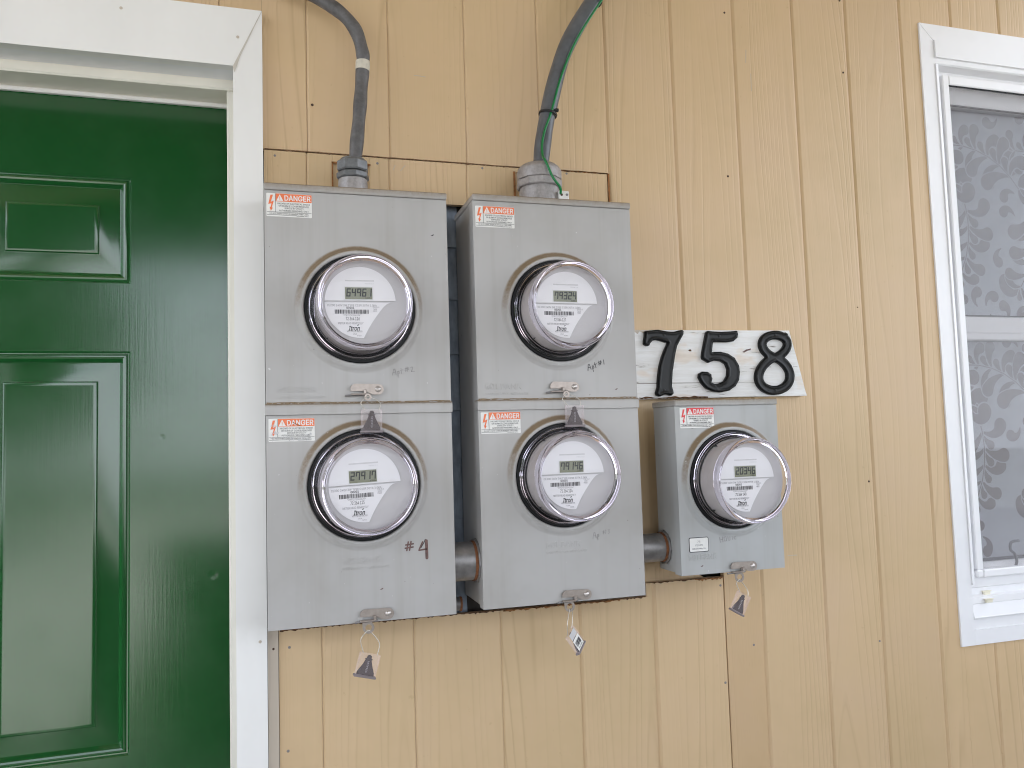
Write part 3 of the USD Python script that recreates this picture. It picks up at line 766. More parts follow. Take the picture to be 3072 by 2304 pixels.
plain('dust_brown', (0.235, 0.175, 0.115), 0.9, var=0.35, vscale=200)
M1, M2, M3, M4, M5 = (.1600, .2427), (.5289, .2461), (.1621, -.0624), (.5295, -.0604), (.8716, -.0817)
bA = mailbox('meter_box', 0.0008, .3183, -.2950, .4583, YF, .020, .0790, [M1, M3], 'box_enamel', 'tall grey steel box with two meters, against the white door casing', 'grey meter boxes')
bB = mailbox('meter_box', .3678, .6836, -.2922, .4612, YF, .020, .0808, [M2, M4], 'box_enamel', 'tall grey steel box with two meters, left of the white number board', 'grey meter boxes')
bC = mailbox('meter_box', .7528, .9797, -.2598, .0745, Y3, -.050, None, [M5], 'box_enamel_cool', 'short grey steel box with one meter, under the white number board', 'grey meter boxes')
for z_ in (-.03, -.215):
    part(bC, 'mounting_rail', rbx(.79, .94, -.050, .006, z_, z_ + .04), 'dark_zinc')

danger_sticker(bA, .0043, .4408, .0758, .0405, YF, 'sticker_orange')
danger_sticker(bA, .0046, .0540, .0755, .0385, YF, 'sticker_orange', worn=True)
danger_sticker(bB, .3723, .4393, .0752, .0395, YF, 'sticker_orange')
danger_sticker(bB, .3721, .0582, .0750, .0390, YF, 'sticker_orange')
danger_sticker(bC, .7635, .0590, .0738, .0392, Y3, 'sticker_red')

hasp(bA, .1404, .1025, YF)
hasp(bB, .5055, .1035, YF)
hasp(bA, .1505, -.2815, YF, ring=(.1645, -.3035))
hasp(bB, .5150, -.2790, YF, ring=(.5290, -.2990))
hasp(bC, .8560, -.2500, Y3, ring=(.8745, -.2700))


def emboss(bp, t, u0, u1, v, h, y, pm, small=None):
    m = [text(t, u0, u1, v, h, 0.0, 0.0006, bold=True)]
    if small:
        m.append(text(small, u0 - .001, u1 + .012, v - h * 1.35, h * .45, 0.0, 0.0004))
    part(bp, 'embossed_lettering', wall(cat(m), 0, y, 0), pm, dust=lambda v: 0 * v[:, 0])


emboss(bA, 'MILBANK', .0180, .0850, .1030, .0100, YF, 'box_enamel', 'KANSAS CITY, MISSOURI')
emboss(bA, 'MILBANK', .1236, .1900, -.1900, .0100, YF, 'box_enamel', 'KANSAS CITY, MISSOURI')
emboss(bB, 'MILBANK', .3835, .4520, .1050, .0100, YF, 'box_enamel', 'KANSAS CITY, MISSOURI')
emboss(bB, 'MILBANK', .4900, .5570, -.1870, .0100, YF, 'box_enamel', 'KANSAS CITY, MISSOURI')
emboss(bC, 'MILBANK', .7695, .8300, -.2270, .0100, Y3, 'box_enamel_cool')

# handwriting on the covers
APT = [[(0, 0), (.35, .95), (.55, .95), (.62, .05)], [(.15, .42), (.6, .45)], [(.9, -.45), (.95, .5), (1.15, .55), (1.2, .15), (.95, .08)], [(1.55, .05), (1.55, .95)], [(1.35, .62), (1.85, .66)]]
HASH = [[(2.25, .3), (2.4, 1.0)], [(2.55, .3), (2.7, 1.0)], [(2.15, .52), (2.8, .58)], [(2.18, .78), (2.85, .84)]]
N1 = [[(3.15, .2), (3.3, .95)]]
N2 = [[(3.15, .85), (3.4, .98), (3.5, .75), (3.15, .2), (3.7, .2)]]
N3 = [[(3.15, .9), (3.5, .9), (3.3, .6), (3.55, .4), (3.15, .18)]]


def scrawl(bp, lines, u, v, h, y, rot, wd, m_):
    c, s = math.cos(rot), math.sin(rot)
    L = [[(u + h * (a * c - b * s), v + h * (a * s + b * c)) for a, b in l] for l in lines]
    part(bp, 'handwriting', wall(strokes(L, wd, 0.0002), 0, y, 0), m_)


scrawl(bB, APT + HASH + N1, .5838, .1335, .0112, YF, .28, .0012, 'marker_black')
scrawl(bA, APT + HASH + N2, .2140, .1265, .0108, YF, .12, .0011, 'marker_faded')
scrawl(bB, APT[:3], .5812, -.1800, .0105, YF, .15, .0011, 'marker_faded')
scrawl(bB, HASH + N3, .5800, -.1800, .0105, YF, .15, .0007, 'marker_faded')
scrawl(bA, [[(0, 0), (.3, 1.2)], [(.4, 0), (.7, 1.2)], [(-.2, .35), (.95, .4)], [(-.1, .8), (1.0, .85)]], .2330, -.1790, .0120, YF, .05, .0026, 'marker_brown')
scrawl(bA, [[(.55, 1.15), (.2, .45), (.15, .3), (.95, .38)]], .2520, -.1850, .0165, YF, .0, .0028, 'marker_brown')
scrawl(bA, [[(.95, 1.25), (.97, -.55)]], .2520, -.1850, .0165, YF, .0, .0052, 'marker_brown')
scrawl(bA, [[(0, .6), (.35, 1.15), (.5, 1.5)]], .2580, -.1850, .0155, YF, .0, .0014, 'marker_black')
HOUSE = [[(0, 0), (0, 1)], [(.6, 0), (.6, 1)], [(0, .5), (.6, .52)], [(.95, .1), (.95, .9), (1.4, .9), (1.45, .1), (.95, .1)], [(1.8, .95), (1.85, .1), (2.2, .1), (2.3, .95)], [(2.95, .95), (2.65, .85), (2.95, .5), (2.7, .1)], [(3.65, 1), (3.3, .95), (3.3, .1), (3.6, .1)], [(3.3, .55), (3.55, .55)]]
scrawl(bC, HOUSE, .8384, -.2020, .0098, Y3, .10, .0011, 'marker_faded')
for (bp, u, v, y, m_) in ((bA, .2910, .3800, YF, 'print_black'), (bA, .1880, -.2410, YF, 'marker_brown'), (bC, .7960, -.2440, Y3, 'marker_brown'), (bB, .640, .098, YF, 'marker_brown')):
    part(bp, 'scuff', wall(prism(Polygon([(-.003, -.001), (.002, .0015), (.0034, .0008), (.0008, -.0014)]), .0002, .0005), u, y, v), m_)
# the white anniversary plate on the short box
pl = part(bC, 'white_plate', pw(rrect(.7707, .8126, -.2172, -.1892, .003), Y3, .0002, .0006), 'print_black')
part(pl, 'plate_face', pw(rrect(.7720, .8113, -.2159, -.1905, .002), Y3, .0007, .0009), 'sticker_white')
part(pl, 'lettering', wall(cat([text('75', .7885, .7945, -.1975, .0036, .0010), text('YEARS', .7830, .8000, -.2040, .0034, .0010), text('Milbank Mfg. Co.', .7770, .8065, -.2105, .0024, .0010, bold=True)]), 0, Y3, 0), 'print_grey')

# ------------------------------------------------------------------ meters
SEG = {'0': 'abcdef', '1': 'bc', '2': 'abged', '3': 'abgcd', '4': 'fgbc', '5': 'afgcd', '6': 'afgedc', '7': 'fabc', '9': 'abcfgd', '8': 'abcdefg'}


def seven_segment(t, u0, v0, dw, h, pitch, th, slant=0.10):
    out = []
    P = {'a': ((0, h), (dw, h)), 'b': ((dw, h), (dw, h / 2)), 'c': ((dw, h / 2), (dw, 0)), 'd': ((0, 0), (dw, 0)), 'e': ((0, h / 2), (0, 0)), 'f': ((0, h), (0, h / 2)), 'g': ((0, h / 2), (dw, h / 2))}
    for i, ch in enumerate(t):
        for s in SEG[ch]:
            if ch == '9' and s == 'd':
                continue
            (a, b), (c, d) = P[s]
            L = LineString([(a, b), (c, d)])
            L = shapely.ops.substring(L, 0.07, 0.93, normalized=True)
            q = L.buffer(th / 2, cap_style='square')
            out.append(affinity.translate(affinity.skew(q, xs=math.degrees(math.atan(slant)), origin=(0, 0)), u0 + i * pitch, v0))
    return unary_union(out)


def barcode(u0, u1, v0, v1, seed, dens=60):
    rng = random.Random(seed)
    out, u, stp = [], u0, (u1 - u0) / dens
    while u < u1 - stp:
        wd = stp * rng.choice((.55, .55, 1.0, 1.5))
        out.append(rect(u, min(u + wd, u1), v0, v1)); u += wd + stp * rng.choice((.5, .6, 1.1))
    return out


RFR = 0.0762            # radius that the drawing of the face is scaled to
COVER_PROF = [(0.0849, 0.0058), (0.0844, 0.0080), (0.0832, 0.0140), (0.0812, 0.0330), (0.0798, 0.0520), (0.0796, 0.0548)]
RIM_PROF = [(0.0786, 0.0545), (0.0797, 0.0555), (0.0800, 0.0590), (0.0806, 0.0625), (0.0800, 0.0668), (0.0786, 0.0692), (0.0766, 0.0700), (0.0748, 0.0694), (0.0736, 0.0680), (0.0724, 0.0672), (0.0708, 0.0668), (0.0700, 0.0655), (0.0708, 0.0642), (0.0726, 0.0640), (0.0744, 0.0630), (0.0754, 0.0610), (0.0760, 0.0575), (0.0770, 0.0550), (0.0786, 0.0545)]
FLANGE_PROF = [(0.0860, 0.0002), (0.0893, 0.0002), (0.0900, 0.0016), (0.0898, 0.0040), (0.0888, 0.0052), (0.0874, 0.0050), (0.0866, 0.0060), (0.0856, 0.0062), (0.0850, 0.0050), (0.0852, 0.0015), (0.0860, 0.0002)]
FRONT_PROF = [(0.0699, 0.0655), (0.060, 0.0672), (0.040, 0.0680), (0.020, 0.0684), (1e-5, 0.0685)]


def meter(c, yf, reading, serial, rot, label):
    y = yf - 0.008
    mt = thing('electric_meter', (c[0], y, c[1]), label, 'electric meter', 'round electric meters')
    T = lambda m: wall(m.apply_transform(trimesh.transformations.rotation_matrix(rot, (0, 0, 1))), c[0], y, c[1])
    W = lambda m: wall(m, c[0], y, c[1])
    part(mt, 'gasket', W(lathe([(0.0953, -0.004), (0.0945, -0.0012), (0.0930, -0.0006), (0.0885, -0.0006), (0.0845, -0.002), (0.0780, -0.002)][::-1], 96)), 'black_rubber', smooth=40)
    part(mt, 'shell', W(lathe([(0.0800, -0.002), (0.0790, 0.004), (0.0768, 0.020), (0.0758, 0.0455), (0.0750, 0.0475), (0.0735, 0.0480)][::-1], 96)), 'meter_shell', smooth=40)
    part(mt, 'shell_band', W(cat([lathe([(0.0800, .0035), (0.0806, .0040), (0.0806, .0075), (0.0795, .0080)][::-1], 96)])), 'black_plastic')
    part(mt, 'face_plate', W(lathe([(0.0752, 0.0470), (0.0740, 0.0488), (0.0720, 0.0490), (1e-5, 0.0490)][::-1], 96)), 'meter_plate', smooth=20)
    k = RFR
    cu, cv, rr = -0.075, 0.02, 0.775
    circ = affinity.scale(Point(cu * k, cv * k).buffer(rr * k, 32), 1.0, 1.02)
    f0 = 0.0491
    upper = circ.intersection(rect(-k, k, .055 * k, k))
    part(mt, 'upper_panel', T(prism(upper, f0, f0 + .0022)), 'meter_white')
    sw = [(.62, .022), (.575, .02), (.48, -.03), (.36, -.16), (.228, -.338), (.12, -.50), (.03, -.66), (-.035, -.79)]
    sw = spline(np.array(sw), 6)
    low = circ.intersection(Polygon([(-k, .022 * k)] + [tuple(p * k) for p in sw] + [(-k, -.9 * k)]).buffer(0))
    part(mt, 'name_plate', T(prism(low, f0, f0 + .0012)), 'meter_white')
    part(mt, 'plate_edge', T(prism(LineString([tuple(p * k) for p in sw[3:-2]]).buffer(.0006).union(rect(-.84 * k, .68 * k, .024 * k, .034 * k)), f0, f0 + .0010)), 'print_pale')
    # display
    d0 = f0 + .0022
    part(mt, 'display_bezel', T(prism(rect(-.43 * k, .205 * k, .068 * k, .372 * k), d0, d0 + .0004)), 'display_bezel')
    dp = part(mt, 'display', T(prism(rect(-.408 * k, .184 * k, .088 * k, .352 * k), d0 + .0005, d0 + .0008)), 'display_glass')
    w = d0 + .0009
    part(dp, 'digits', T(prism(seven_segment(reading, -.372 * k, .158 * k, .066 * k, .155 * k, .1135 * k, .0021), w, w + .0002)), 'segment_black')
    part(dp, 'unit', T(text('kWh', .035 * k, .150 * k, .118 * k, .0028, w)), 'segment_black')
    dash = [rect((-.40 + .0235 * i) * k, (-.40 + .0235 * i + .017) * k, .487 * k, .516 * k) for i in range(27)]
    part(mt, 'upper_marking', T(cat([prism(unary_union(dash), d0, d0 + .0002), text('FOCUS 2.0', .03 * k, .22 * k, .44 * k, .0018, d0)])), 'print_pale')
    # name plate print
    w = f0 + .0013
    lines = [text('CL200 240V 3W TYPE C1SR 30TA 1.0Kh', -.80 * k, .27 * k, -.045 * k, .0034, w),
             text('*ITR72' + serial.replace(' ', '') + '*', -.47 * k, -.07 * k, -.262 * k, .0028, w, italic=.2),
             text('METER READ REMOTELY', -.575 * k, -.025 * k, -.440 * k, .0034, w),
             text('WATTHOUR METER', -.39 * k, -.055 * k, -.622 * k, .0026, w), text('USA', -.26 * k, -.175 * k, -.678 * k, .0022, w), text('6/10', -.17 * k, -.08 * k, -.715 * k, .0020, w),
             text('CA 0.2', .19 * k, .33 * k, -.085 * k, .0022, w), text('TA30', .19 * k, .28 * k, -.128 * k, .0022, w), text('FM2S', .19 * k, .28 * k, -.170 * k, .0022, w)]
    part(mt, 'small_print', T(cat(lines)), 'print_grey')
    bold = [text('G0201', -.39 * k, -.215 * k, -.100 * k, .0034, w, bold=True), text(serial, -.405 * k, -.105 * k, -.338 * k, .0056, w),
            prism(unary_union(barcode(-.637 * k, .092 * k, -.232 * k, -.140 * k, 11)), w, w + .0002)]
    part(mt, 'serial_print', T(cat(bold)), 'print_black')
    logo = [text('Itron', -.345 * k, -.105 * k, -.552 * k, .0074, w, bold=True, italic=.22), prism(LineString([(-.158 * k, -.49 * k), (-.128 * k, -.475 * k)]).buffer(.0006), w, w + .0002)]
    part(mt, 'maker_mark', T(cat(logo)), 'print_black')
    # clear cover
    cv_ = part(mt, 'cover', W(lathe(COVER_PROF[::-1], 96)), 'clear_cover', smooth=35)
    part(cv_, 'front_lens', W(lathe(FRONT_PROF[::-1], 96)), 'clear_front', smooth=35)
    part(cv_, 'rim', W(solid_lathe(RIM_PROF)), 'lens_rim', smooth=50)
    part(cv_, 'flange_ring', W(solid_lathe(FLANGE_PROF)), 'lens_rim', smooth=50)
    marks = []
    for a in (0.80, 2.2, 3.9, 5.3):
        m_ = bx(.0795, .0835, -.0006, .0006, .012, .022)
        m_.apply_transform(trimesh.transformations.rotation_matrix(a, (0, 0, 1)))
        part(mt, 'key_mark', W(m_), 'black_plastic')
    return mt


meter(M1, YF, '64961', '72 364 126', .012, 'clear domed electric meter showing 64961, above the worn sticker on the box by the door')
meter(M2, YF, '79324', '72 364 127', .0, 'clear domed electric meter showing 79324, upper one in the middle box')
meter(M3, YF, '27917', '72 364 125', .038, 'clear domed electric meter showing 27917, directly above the brown number 4 handwriting')
meter(M4, YF, '79146', '72 364 124', .0, 'clear domed electric meter showing 79146, lower one in the middle box')
meter(M5, Y3, '20346', '72 364 140', .0, 'clear domed electric meter showing 20346, alone in the short box under the number board')

# ------------------------------------------------------------------ seal tags on wires
def seal(center, y, rot, yaw, hook, label, back=False, sc=1.0):
    """A clear plastic seal hanging on a wire loop: its middle, tilt in the wall plane, turn about its own height, and the point the wire passes through."""
    st = thing('wire_seal', (center[0], y, center[1]), label, 'seal tag', 'plastic seals on the latches')
    R1 = trimesh.transformations.rotation_matrix(yaw, (0, 1, 0))
    R2 = trimesh.transformations.rotation_matrix(rot, (0, 0, 1))

    def T(m):
        m = m.copy(); m.apply_scale(sc); m.apply_transform(R1); m.apply_transform(R2)
        return wall(m, center[0], y, center[1])

    def P(u, v, w):
        q = (R2 @ R1 @ np.array([u * sc, v * sc, w * sc, 1]))[:3]
        return np.array([center[0] + q[0], y - q[2], center[1] + q[1]])
    H, Wd = 0.0375, 0.0345
    cs = rrect(-Wd / 2, Wd / 2, -H / 2, H / 2, .0012)
    part(st, 'clear_case', T(prism(cs, -.0032, .0032)), 'clear_tag')
    ins = Polygon([(-.0150, -.0175), (-.0146, -.0128), (-.0075, .0010), (-.0052, .0080), (-.0070, .0095), (-.0040, .0105), (-.0030, .0150), (.0005, .0165), (.0035, .0148), (.0042, .0105), (.0068, .0095), (.0050, .0078), (.0078, .0005), (.0146, -.0128), (.0150, -.0175)])
    part(st, 'insert', T(prism(ins, -.0012, .0012)), 'seal_insert')
    part(st, 'base_bar', T(rbx(-Wd / 2 - .0022, Wd / 2 + .0022, -H / 2 - .0026, -H / 2 + .0012, -.0046, .0046, .0008)), 'seal_base')
    if back:
        lb = part(st, 'white_label', T(prism(rect(-.0135, .0135, -.0170, .0040), .0033, .0036)), 'sticker_white')
        part(lb, 'barcode', T(cat([prism(unary_union(barcode(-.0100, .0100, -.0105, -.0010, 5, 24)), .0037, .0039), text('364 1240', -.0085, .0085, -.0138, .0022, .0037)])), 'print_black')
        part(st, 'grey_panel', T(prism(rect(-.0130, .0130, .0055, .0170), .0033, .0035)), 'print_pale')
    else:
        m_ = text('0364124', -.0125, .0065, 0, .0030, .0013)
        m_.apply_transform(trimesh.transformations.rotation_matrix(math.pi / 2, (0, 0, 1)))
        part(st, 'lettering', T(m_), 'seal_print')
    for s in (-1, 1):
        part(st, 'rib', T(rbx(s * Wd / 2 - .0009, s * Wd / 2 + .0009, -H / 2, H / 2, -.0036, .0036, .0006)), 'clear_tag')
    hk = np.array(hook)
    a, b = P(-.0120, .0175, 0), P(.0125, .0175, 0)
    up = (hk - (a + b) / 2)
    out = P(0, 0, 0) - P(0, 0, 1)
    m1 = a + up * .55 + (a - b) * .12
    m2 = b + up * .55 + (b - a) * .22
    part(st, 'wire_loop', tube([a, m1, hk + (a - b) * .08, hk, hk + (b - a) * .10, m2, b], .0007, 6, smooth_k=6), 'thin_wire', smooth=True)


seal((.1742, .0478), YF - .018, -.02, .05, (.1700, YF - .011, .0890), 'dark seal tag hanging over the 27917 meter, at the seam of the left box')
seal((.5465, .0490), YF - .018, .0, .05, (.5350, YF - .011, .0895), 'dark seal tag hanging over the 79146 meter, at the seam of the middle box')
seal((.1614, -.3640), YF - .006, -.285, .10, (.1645, YF - .004, -.3085), 'clear seal tag tilted below the bottom edge of the box by the door')
seal((.5362, -.3590), YF - .006, .60, .75, (.5290, YF - .004, -.3040), 'seal tag with white barcode label, hanging below the middle box', back=True, sc=.98)
seal((.8722, -.3185), Y3 - .006, -.50, .25, (.8745, Y3 - .004, -.2755), 'dark seal tag tilted below the short single meter box', sc=1.0)

# ------------------------------------------------------------------ cables, fittings, pipes
def hexring(cx, cy, r, z0, z1, n=8, rot=0.2, ch=.002):
    P_ = []
    for z, rr in ((z0, r - ch), (z0 + ch, r), (z1 - ch, r), (z1, r - ch)):
        P_ += [(cx + rr * math.cos(rot + 2 * math.pi * i / n), cy + rr * math.sin(rot + 2 * math.pi * i / n), z) for i in range(n)]
    return trimesh.convex.convex_hull(np.array(P_))


def turned(cx, cy, prof, n=40):
    m_ = lathe(prof, n)
    v = np.asarray(m_.vertices)
    m_.vertices = np.stack([cx + v[:, 0], cy + v[:, 1], v[:, 2]], 1)
    return m_


c1 = thing('service_cable', (.165, -.05, .53), 'thick grey cable with a pale tape band, curving left above the left box', 'cable', 'thick grey service cables')
P1 = [(.1632, -.064, .510), (.1645, -.063, .545), (.1718, -.058, .612), (.1775, -.052, .671), (.1815, -.05, .720), (.1812, -.05, .748), (.1665, -.05, .793), (.1290, -.05, .828), (.06, -.045, .860), (-.03, -.04, .885), (-.15, -.035, .905), (-.35, -.03, .92)]
q = spline(P1, 8)
part(c1, 'jacket', tube(q, .0124 + .0006 * np.sin(np.arange(len(q)) * .7), 20), 'cable_jacket', smooth=True)
part(c1, 'tape_band', tube(spline([(.1806, -.05, .7105), (.1815, -.05, .719), (.1818, -.05, .7285)], 4), .01345, 20), 'pale_tape', smooth=40)
f1 = thing('cable_fitting', (.158, -.065, .458), 'dark zinc ring nut fitting on top of the left box', 'cable fitting', 'cable fittings on top of the boxes')
part(f1, 'hub', turned(.1578, -.065, [(.0268, .4560), (.0268, .4800), (.0262, .4925), (.018, .4925)]), 'cast_zinc', smooth=40)
part(f1, 'lock_ring', hexring(.1580, -.065, .0300, .4935, .5055, 8, .1, .0022), 'dark_zinc')
part(f1, 'nut', hexring(.1580, -.065, .0292, .5075, .5275, 8, .2, .0025), 'dark_zinc')
part(f1, 'gland', turned(.1580, -.065, [(.0235, .527), (.0225, .5315), (.015, .5325), (.0125, .5335)]), 'dark_zinc', smooth=40)

c2 = thing('service_cable', (.525, -.06, .53), 'thick grey cable curving right above the middle box, with a green wire along it', 'cable', 'thick grey service cables')
P2 = [(.5260, -.064, .515), (.5268, -.064, .548), (.5325, -.062, .591), (.5455, -.060, .654), (.5695, -.058, .741), (.5990, -.056, .815), (.6550, -.054, .907), (.715, -.05, .985), (.80, -.045, 1.06), (.90, -.04, 1.12)]
q = spline(P2, 8)
part(c2, 'jacket', tube(q, .0163 + .0004 * np.sin(np.arange(len(q)) * .5), 24), 'cable_jacket_blue', smooth=True)
f2 = thing('cable_fitting', (.521, -.065, .461), 'rounded grey zinc fitting on top of the middle box', 'cable fitting', 'cable fittings on top of the boxes')
part(f2, 'hub', turned(.5208, -.065, [(.0398, .4590), (.0398, .4920), (.0380, .5000), (.03, .5000)]), 'cast_zinc', smooth=40)
part(f2, 'nut', hexring(.5212, -.065, .0450, .4990, .5145, 10, .15, .0020), 'cast_zinc')
dome = hexring(.5212, -.065, .0447, .5150, .5330, 10, .15, .0010)
dome2 = trimesh.convex.convex_hull(np.concatenate([dome.vertices, [(.5212 + r * math.cos(a), -.065 + r * math.sin(a), z) for r, z in ((.041, .5390), (.034, .5450), (.024, .5485)) for a in np.linspace(0, 2 * math.pi, 24)]]))
part(f2, 'gland', dome2, 'cast_zinc', smooth=25)
gw = thing('ground_wire', (.53, -.09, .5), 'thin green insulated wire tied along the right hand grey cable', 'wire')
GW = [(.5505, -.1045, .4800), (.5465, -.1130, .4900), (.5310, -.1165, .5075), (.5195, -.1110, .5400), (.5205, -.0930, .5560), (.5240, -.0815, .5830), (.5320, -.0790, .6150), (.5480, -.0770, .6550), (.5720, -.0765, .7300), (.6070, -.0750, .8080), (.6560, -.0730, .8850), (.700, -.071, .945), (.76, -.068, 1.01)]
part(gw, 'insulation', tube(GW, .0024, 10, smooth_k=8), 'green_insulation', smooth=True)
lg = thing('ground_lug', (.558, -.085, .461), 'small white ground lug on top of the middle box', 'ground lug')
part(lg, 'block', rbx(.5475, .5685, -.103, -.080, .4625, .4865, .0012), 'lug_nylon')
part(lg, 'foot', rbx(.5470, .5690, -.104, -.072, .4570, .4624, .001), 'black_plastic')
part(lg, 'screw', wall(lathe([(.0026, 0), (.0022, .001), (1e-6, .0008)], 12), .5640, -.1031, .4790), 'nail_head')
part(lg, 'screw', wall(lathe([(.0028, 0), (.0020, .0006), (1e-6, .0002)], 12), .5530, -.1031, .4785), 'dark_hole')
for (p, t, lab) in (((.5455, -.060, .654), (.22, 0, .97), 'black zip tie round the right hand cable, lower one of two'), ((.6575, -.054, .9105), (.55, .0, .83), 'black zip tie round the right hand cable at the top edge of the picture')):
    z = thing('zip_tie', p, lab, 'zip tie', 'zip ties on the cable')
    t = np.array(t) / np.linalg.norm(t)
    a = np.cross(t, [0, 1, 0]); a /= np.linalg.norm(a); b = np.cross(t, a)
    th = np.linspace(0, 2 * np.pi, 33)
    cc = np.array(p) + np.outer(np.cos(th), a) * .0176 + np.outer(np.sin(th), b) * .0190 + np.array([0, -.0016, 0])
    band = cat([tube(cc + t * k, .0011, 8) for k in (-.0014, 0, .0014)])
    part(z, 'band', band, 'black_plastic', smooth=True)
    hd = np.array(p) + np.array([.0135, -.0150, .0035]) + t * .001
    part(z, 'head', rbx(hd[0] - .0032, hd[0] + .0042, hd[1] - .0028, hd[1] + .0028, hd[2] - .0030, hd[2] + .0034, .0008), 'black_plastic')


def nipple(name, x0, x1, y, z, r, lab):
    n_ = thing(name, ((x0 + x1) / 2, y, z), lab, 'pipe', 'short steel pipes between the boxes')
    part(n_, 'pipe', cyl((x0, y, z), (x1, y, z), r, 40), 'pipe_steel', smooth=40)
    part(n_, 'rusty_thread', cyl((x1 - .0095, y, z), (x1 - .004, y, z), r + .0012, 40), 'rust', smooth=40)
    ring = cat([hexring(0, 0, r + .006, 0, .0045, 12, .1, .001)])
    v = np.asarray(ring.vertices); ring.vertices = np.stack([x1 - .0045 + v[:, 2], y + v[:, 0], z + v[:, 1]], 1); ring.fix_normals()
    part(n_, 'lock_nut', ring, 'pipe_steel')


nipple('pipe_nipple', .316, .3686, -.082, -.2110, .0350, 'short fat steel pipe joining the left and middle boxes')
nipple('pipe_nipple', .680, .7545, -.074, -.2125, .0278, 'short steel pipe with a rusty end, joining the middle and short boxes')
st_ = thing('conduit_stub', (.34, 0.0, -.30), 'bluish conduit end low in the dark gap between the left and middle boxes', 'conduit')
part(st_, 'pipe', cyl((.300, -.004, -.299), (.352, -.004, -.302), .0125, 24), 'pipe_steel', smooth=40)
part(st_, 'rusty_end', cyl((.352, -.004, -.302), (.356, -.004, -.3022), .0138, 24), 'rust', smooth=40)

# ------------------------------------------------------------------ house number board
nb = thing('number_board', (.94, -.01, .084), 'weathered white wooden board with the black house number 758', 'number board')
BP = Polygon([(.690, .0838), (.7363, .0838), (.85, .0846), (1.00, .0862), (1.1463, .0863), (1.1425, .099), (1.128, .160), (1.1096, .2309), (.95, .2296), (.7360, .2280), (.690, .2278)])
crack = Polygon([(.690, .1166), (.78, .1160), (.87, .1162), (.95, .1166), (1.02, .1168), (1.02, .1172), (.95, .1174), (.87, .1173), (.78, .1174), (.690, .1180)])
crk2 = Polygon([(1.115, .1515), (1.127, .1508), (1.1265, .1502), (1.115, .1509)])
part(nb, 'board', pw(BP.difference(crack).difference(crk2), 0, .001, .020), 'weathered_white')
part(nb, 'crack', pw(crack.union(crk2), 0, .012, .0185), 'torn_wood')
part(nb, 'knot', pw(Polygon([(.858, .1855), (.862, .1835), (.8660, .184), (.864, .1880), (.860, .1875)]), -.020, 0, .0004), 'torn_wood')
part(nb, 'knot', pw(Polygon([(.989, .1830), (.999, .1885), (1.006, .1895), (1.0095, .1910), (1.010, .1870), (1.002, .1855), (.993, .1815)]), -.020, 0, .0004), 'marker_brown')
part(nb, 'top_edge_wear', pw(ragged(.735, .80, .2268, .0012, .006, 41, .002), -.020, 0, .0004), 'grey_tan_wood')
part(nb, 'bottom_edge_wear', pw(ragged(.74, .90, .0850, .004, .0012, 43, .002), -.020, 0, .0004), 'torn_wood')
SEVEN = [(0.7557, 0.2245), (0.7677, 0.2264), (0.7858, 0.2281), (0.8053, 0.225), (0.8221, 0.2239), (0.8336, 0.2271), (0.8421, 0.2285), (0.8457, 0.2254), (0.8445, 0.219), (0.8368, 0.2074), (0.8292, 0.1958), (0.8242, 0.1804), (0.8195, 0.16), (0.8158, 0.1423), (0.8135, 0.1245), (0.8122, 0.1093), (0.8146, 0.1017), (0.8156, 0.0941), (0.8098, 0.0896), (0.8016, 0.093), (0.7932, 0.0923), (0.7846, 0.0882), (0.7765, 0.0908), (0.7754, 0.0971), (0.7795, 0.1071), (0.7806, 0.1197), (0.7827, 0.1348), (0.7864, 0.1525), (0.792, 0.1702), (0.7991, 0.1854), (0.8083, 0.202), (0.8041, 0.2013), (0.7931, 0.2045), (0.782, 0.2069), (0.7736, 0.2056), (0.7664, 0.1992), (0.7642, 0.1942), (0.7579, 0.1941), (0.7525, 0.1979), (0.7529, 0.2055), (0.7551, 0.2131)]
FIVE = [(0.9024, 0.2268), (0.911, 0.2261), (0.9343, 0.225), (0.958, 0.2266), (0.9743, 0.2276), (0.976, 0.2202), (0.9734, 0.2123), (0.9641, 0.2049), (0.9478, 0.203), (0.9142, 0.2035), (0.91, 0.1812), (0.9173, 0.1818), (0.9319, 0.1821), (0.9493, 0.1782), (0.965, 0.1691), (0.9744, 0.1521), (0.976, 0.1391), (0.9726, 0.1209), (0.963, 0.108), (0.9478, 0.099), (0.9271, 0.0954), (0.9098, 0.0976), (0.8929, 0.1047), (0.882, 0.1164), (0.8763, 0.1279), (0.8779, 0.1356), (0.8862, 0.14), (0.8976, 0.1394), (0.906, 0.1342), (0.9084, 0.1252), (0.9057, 0.1167), (0.9136, 0.1136), (0.9253, 0.1147), (0.9373, 0.1198), (0.9452, 0.1314), (0.9468, 0.1444), (0.9422, 0.1561), (0.9309, 0.1626), (0.9164, 0.1639), (0.9075, 0.1613), (0.9022, 0.1587), (0.8876, 0.1665), (0.8865, 0.1729), (0.8885, 0.1832), (0.892, 0.1961), (0.8963, 0.2117), (0.8993, 0.2234)]
ph = np.linspace(0, 2 * np.pi, 81)


def lobe(height, half, drift):
    """One drop-shaped loop of the numeral eight, pointed at the crossing."""
    x = np.sin(ph) * np.abs(np.sin(ph / 2)) ** .42
    return [(1.0665 + drift * (1 - math.cos(a)) / 2 + half * b / x.max(), .1706 + height * (1 - math.cos(a)) / 2) for a, b in zip(ph, x)]


EIGHT = unary_union([LineString(lobe(.0492, .0318, .0035)).buffer(.0094, 8), LineString(lobe(-.0724, .0396, -.0060)).buffer(.0097, 8), Polygon([(1.087, .2225), (1.094, .2262), (1.102, .2215), (1.094, .214)])])


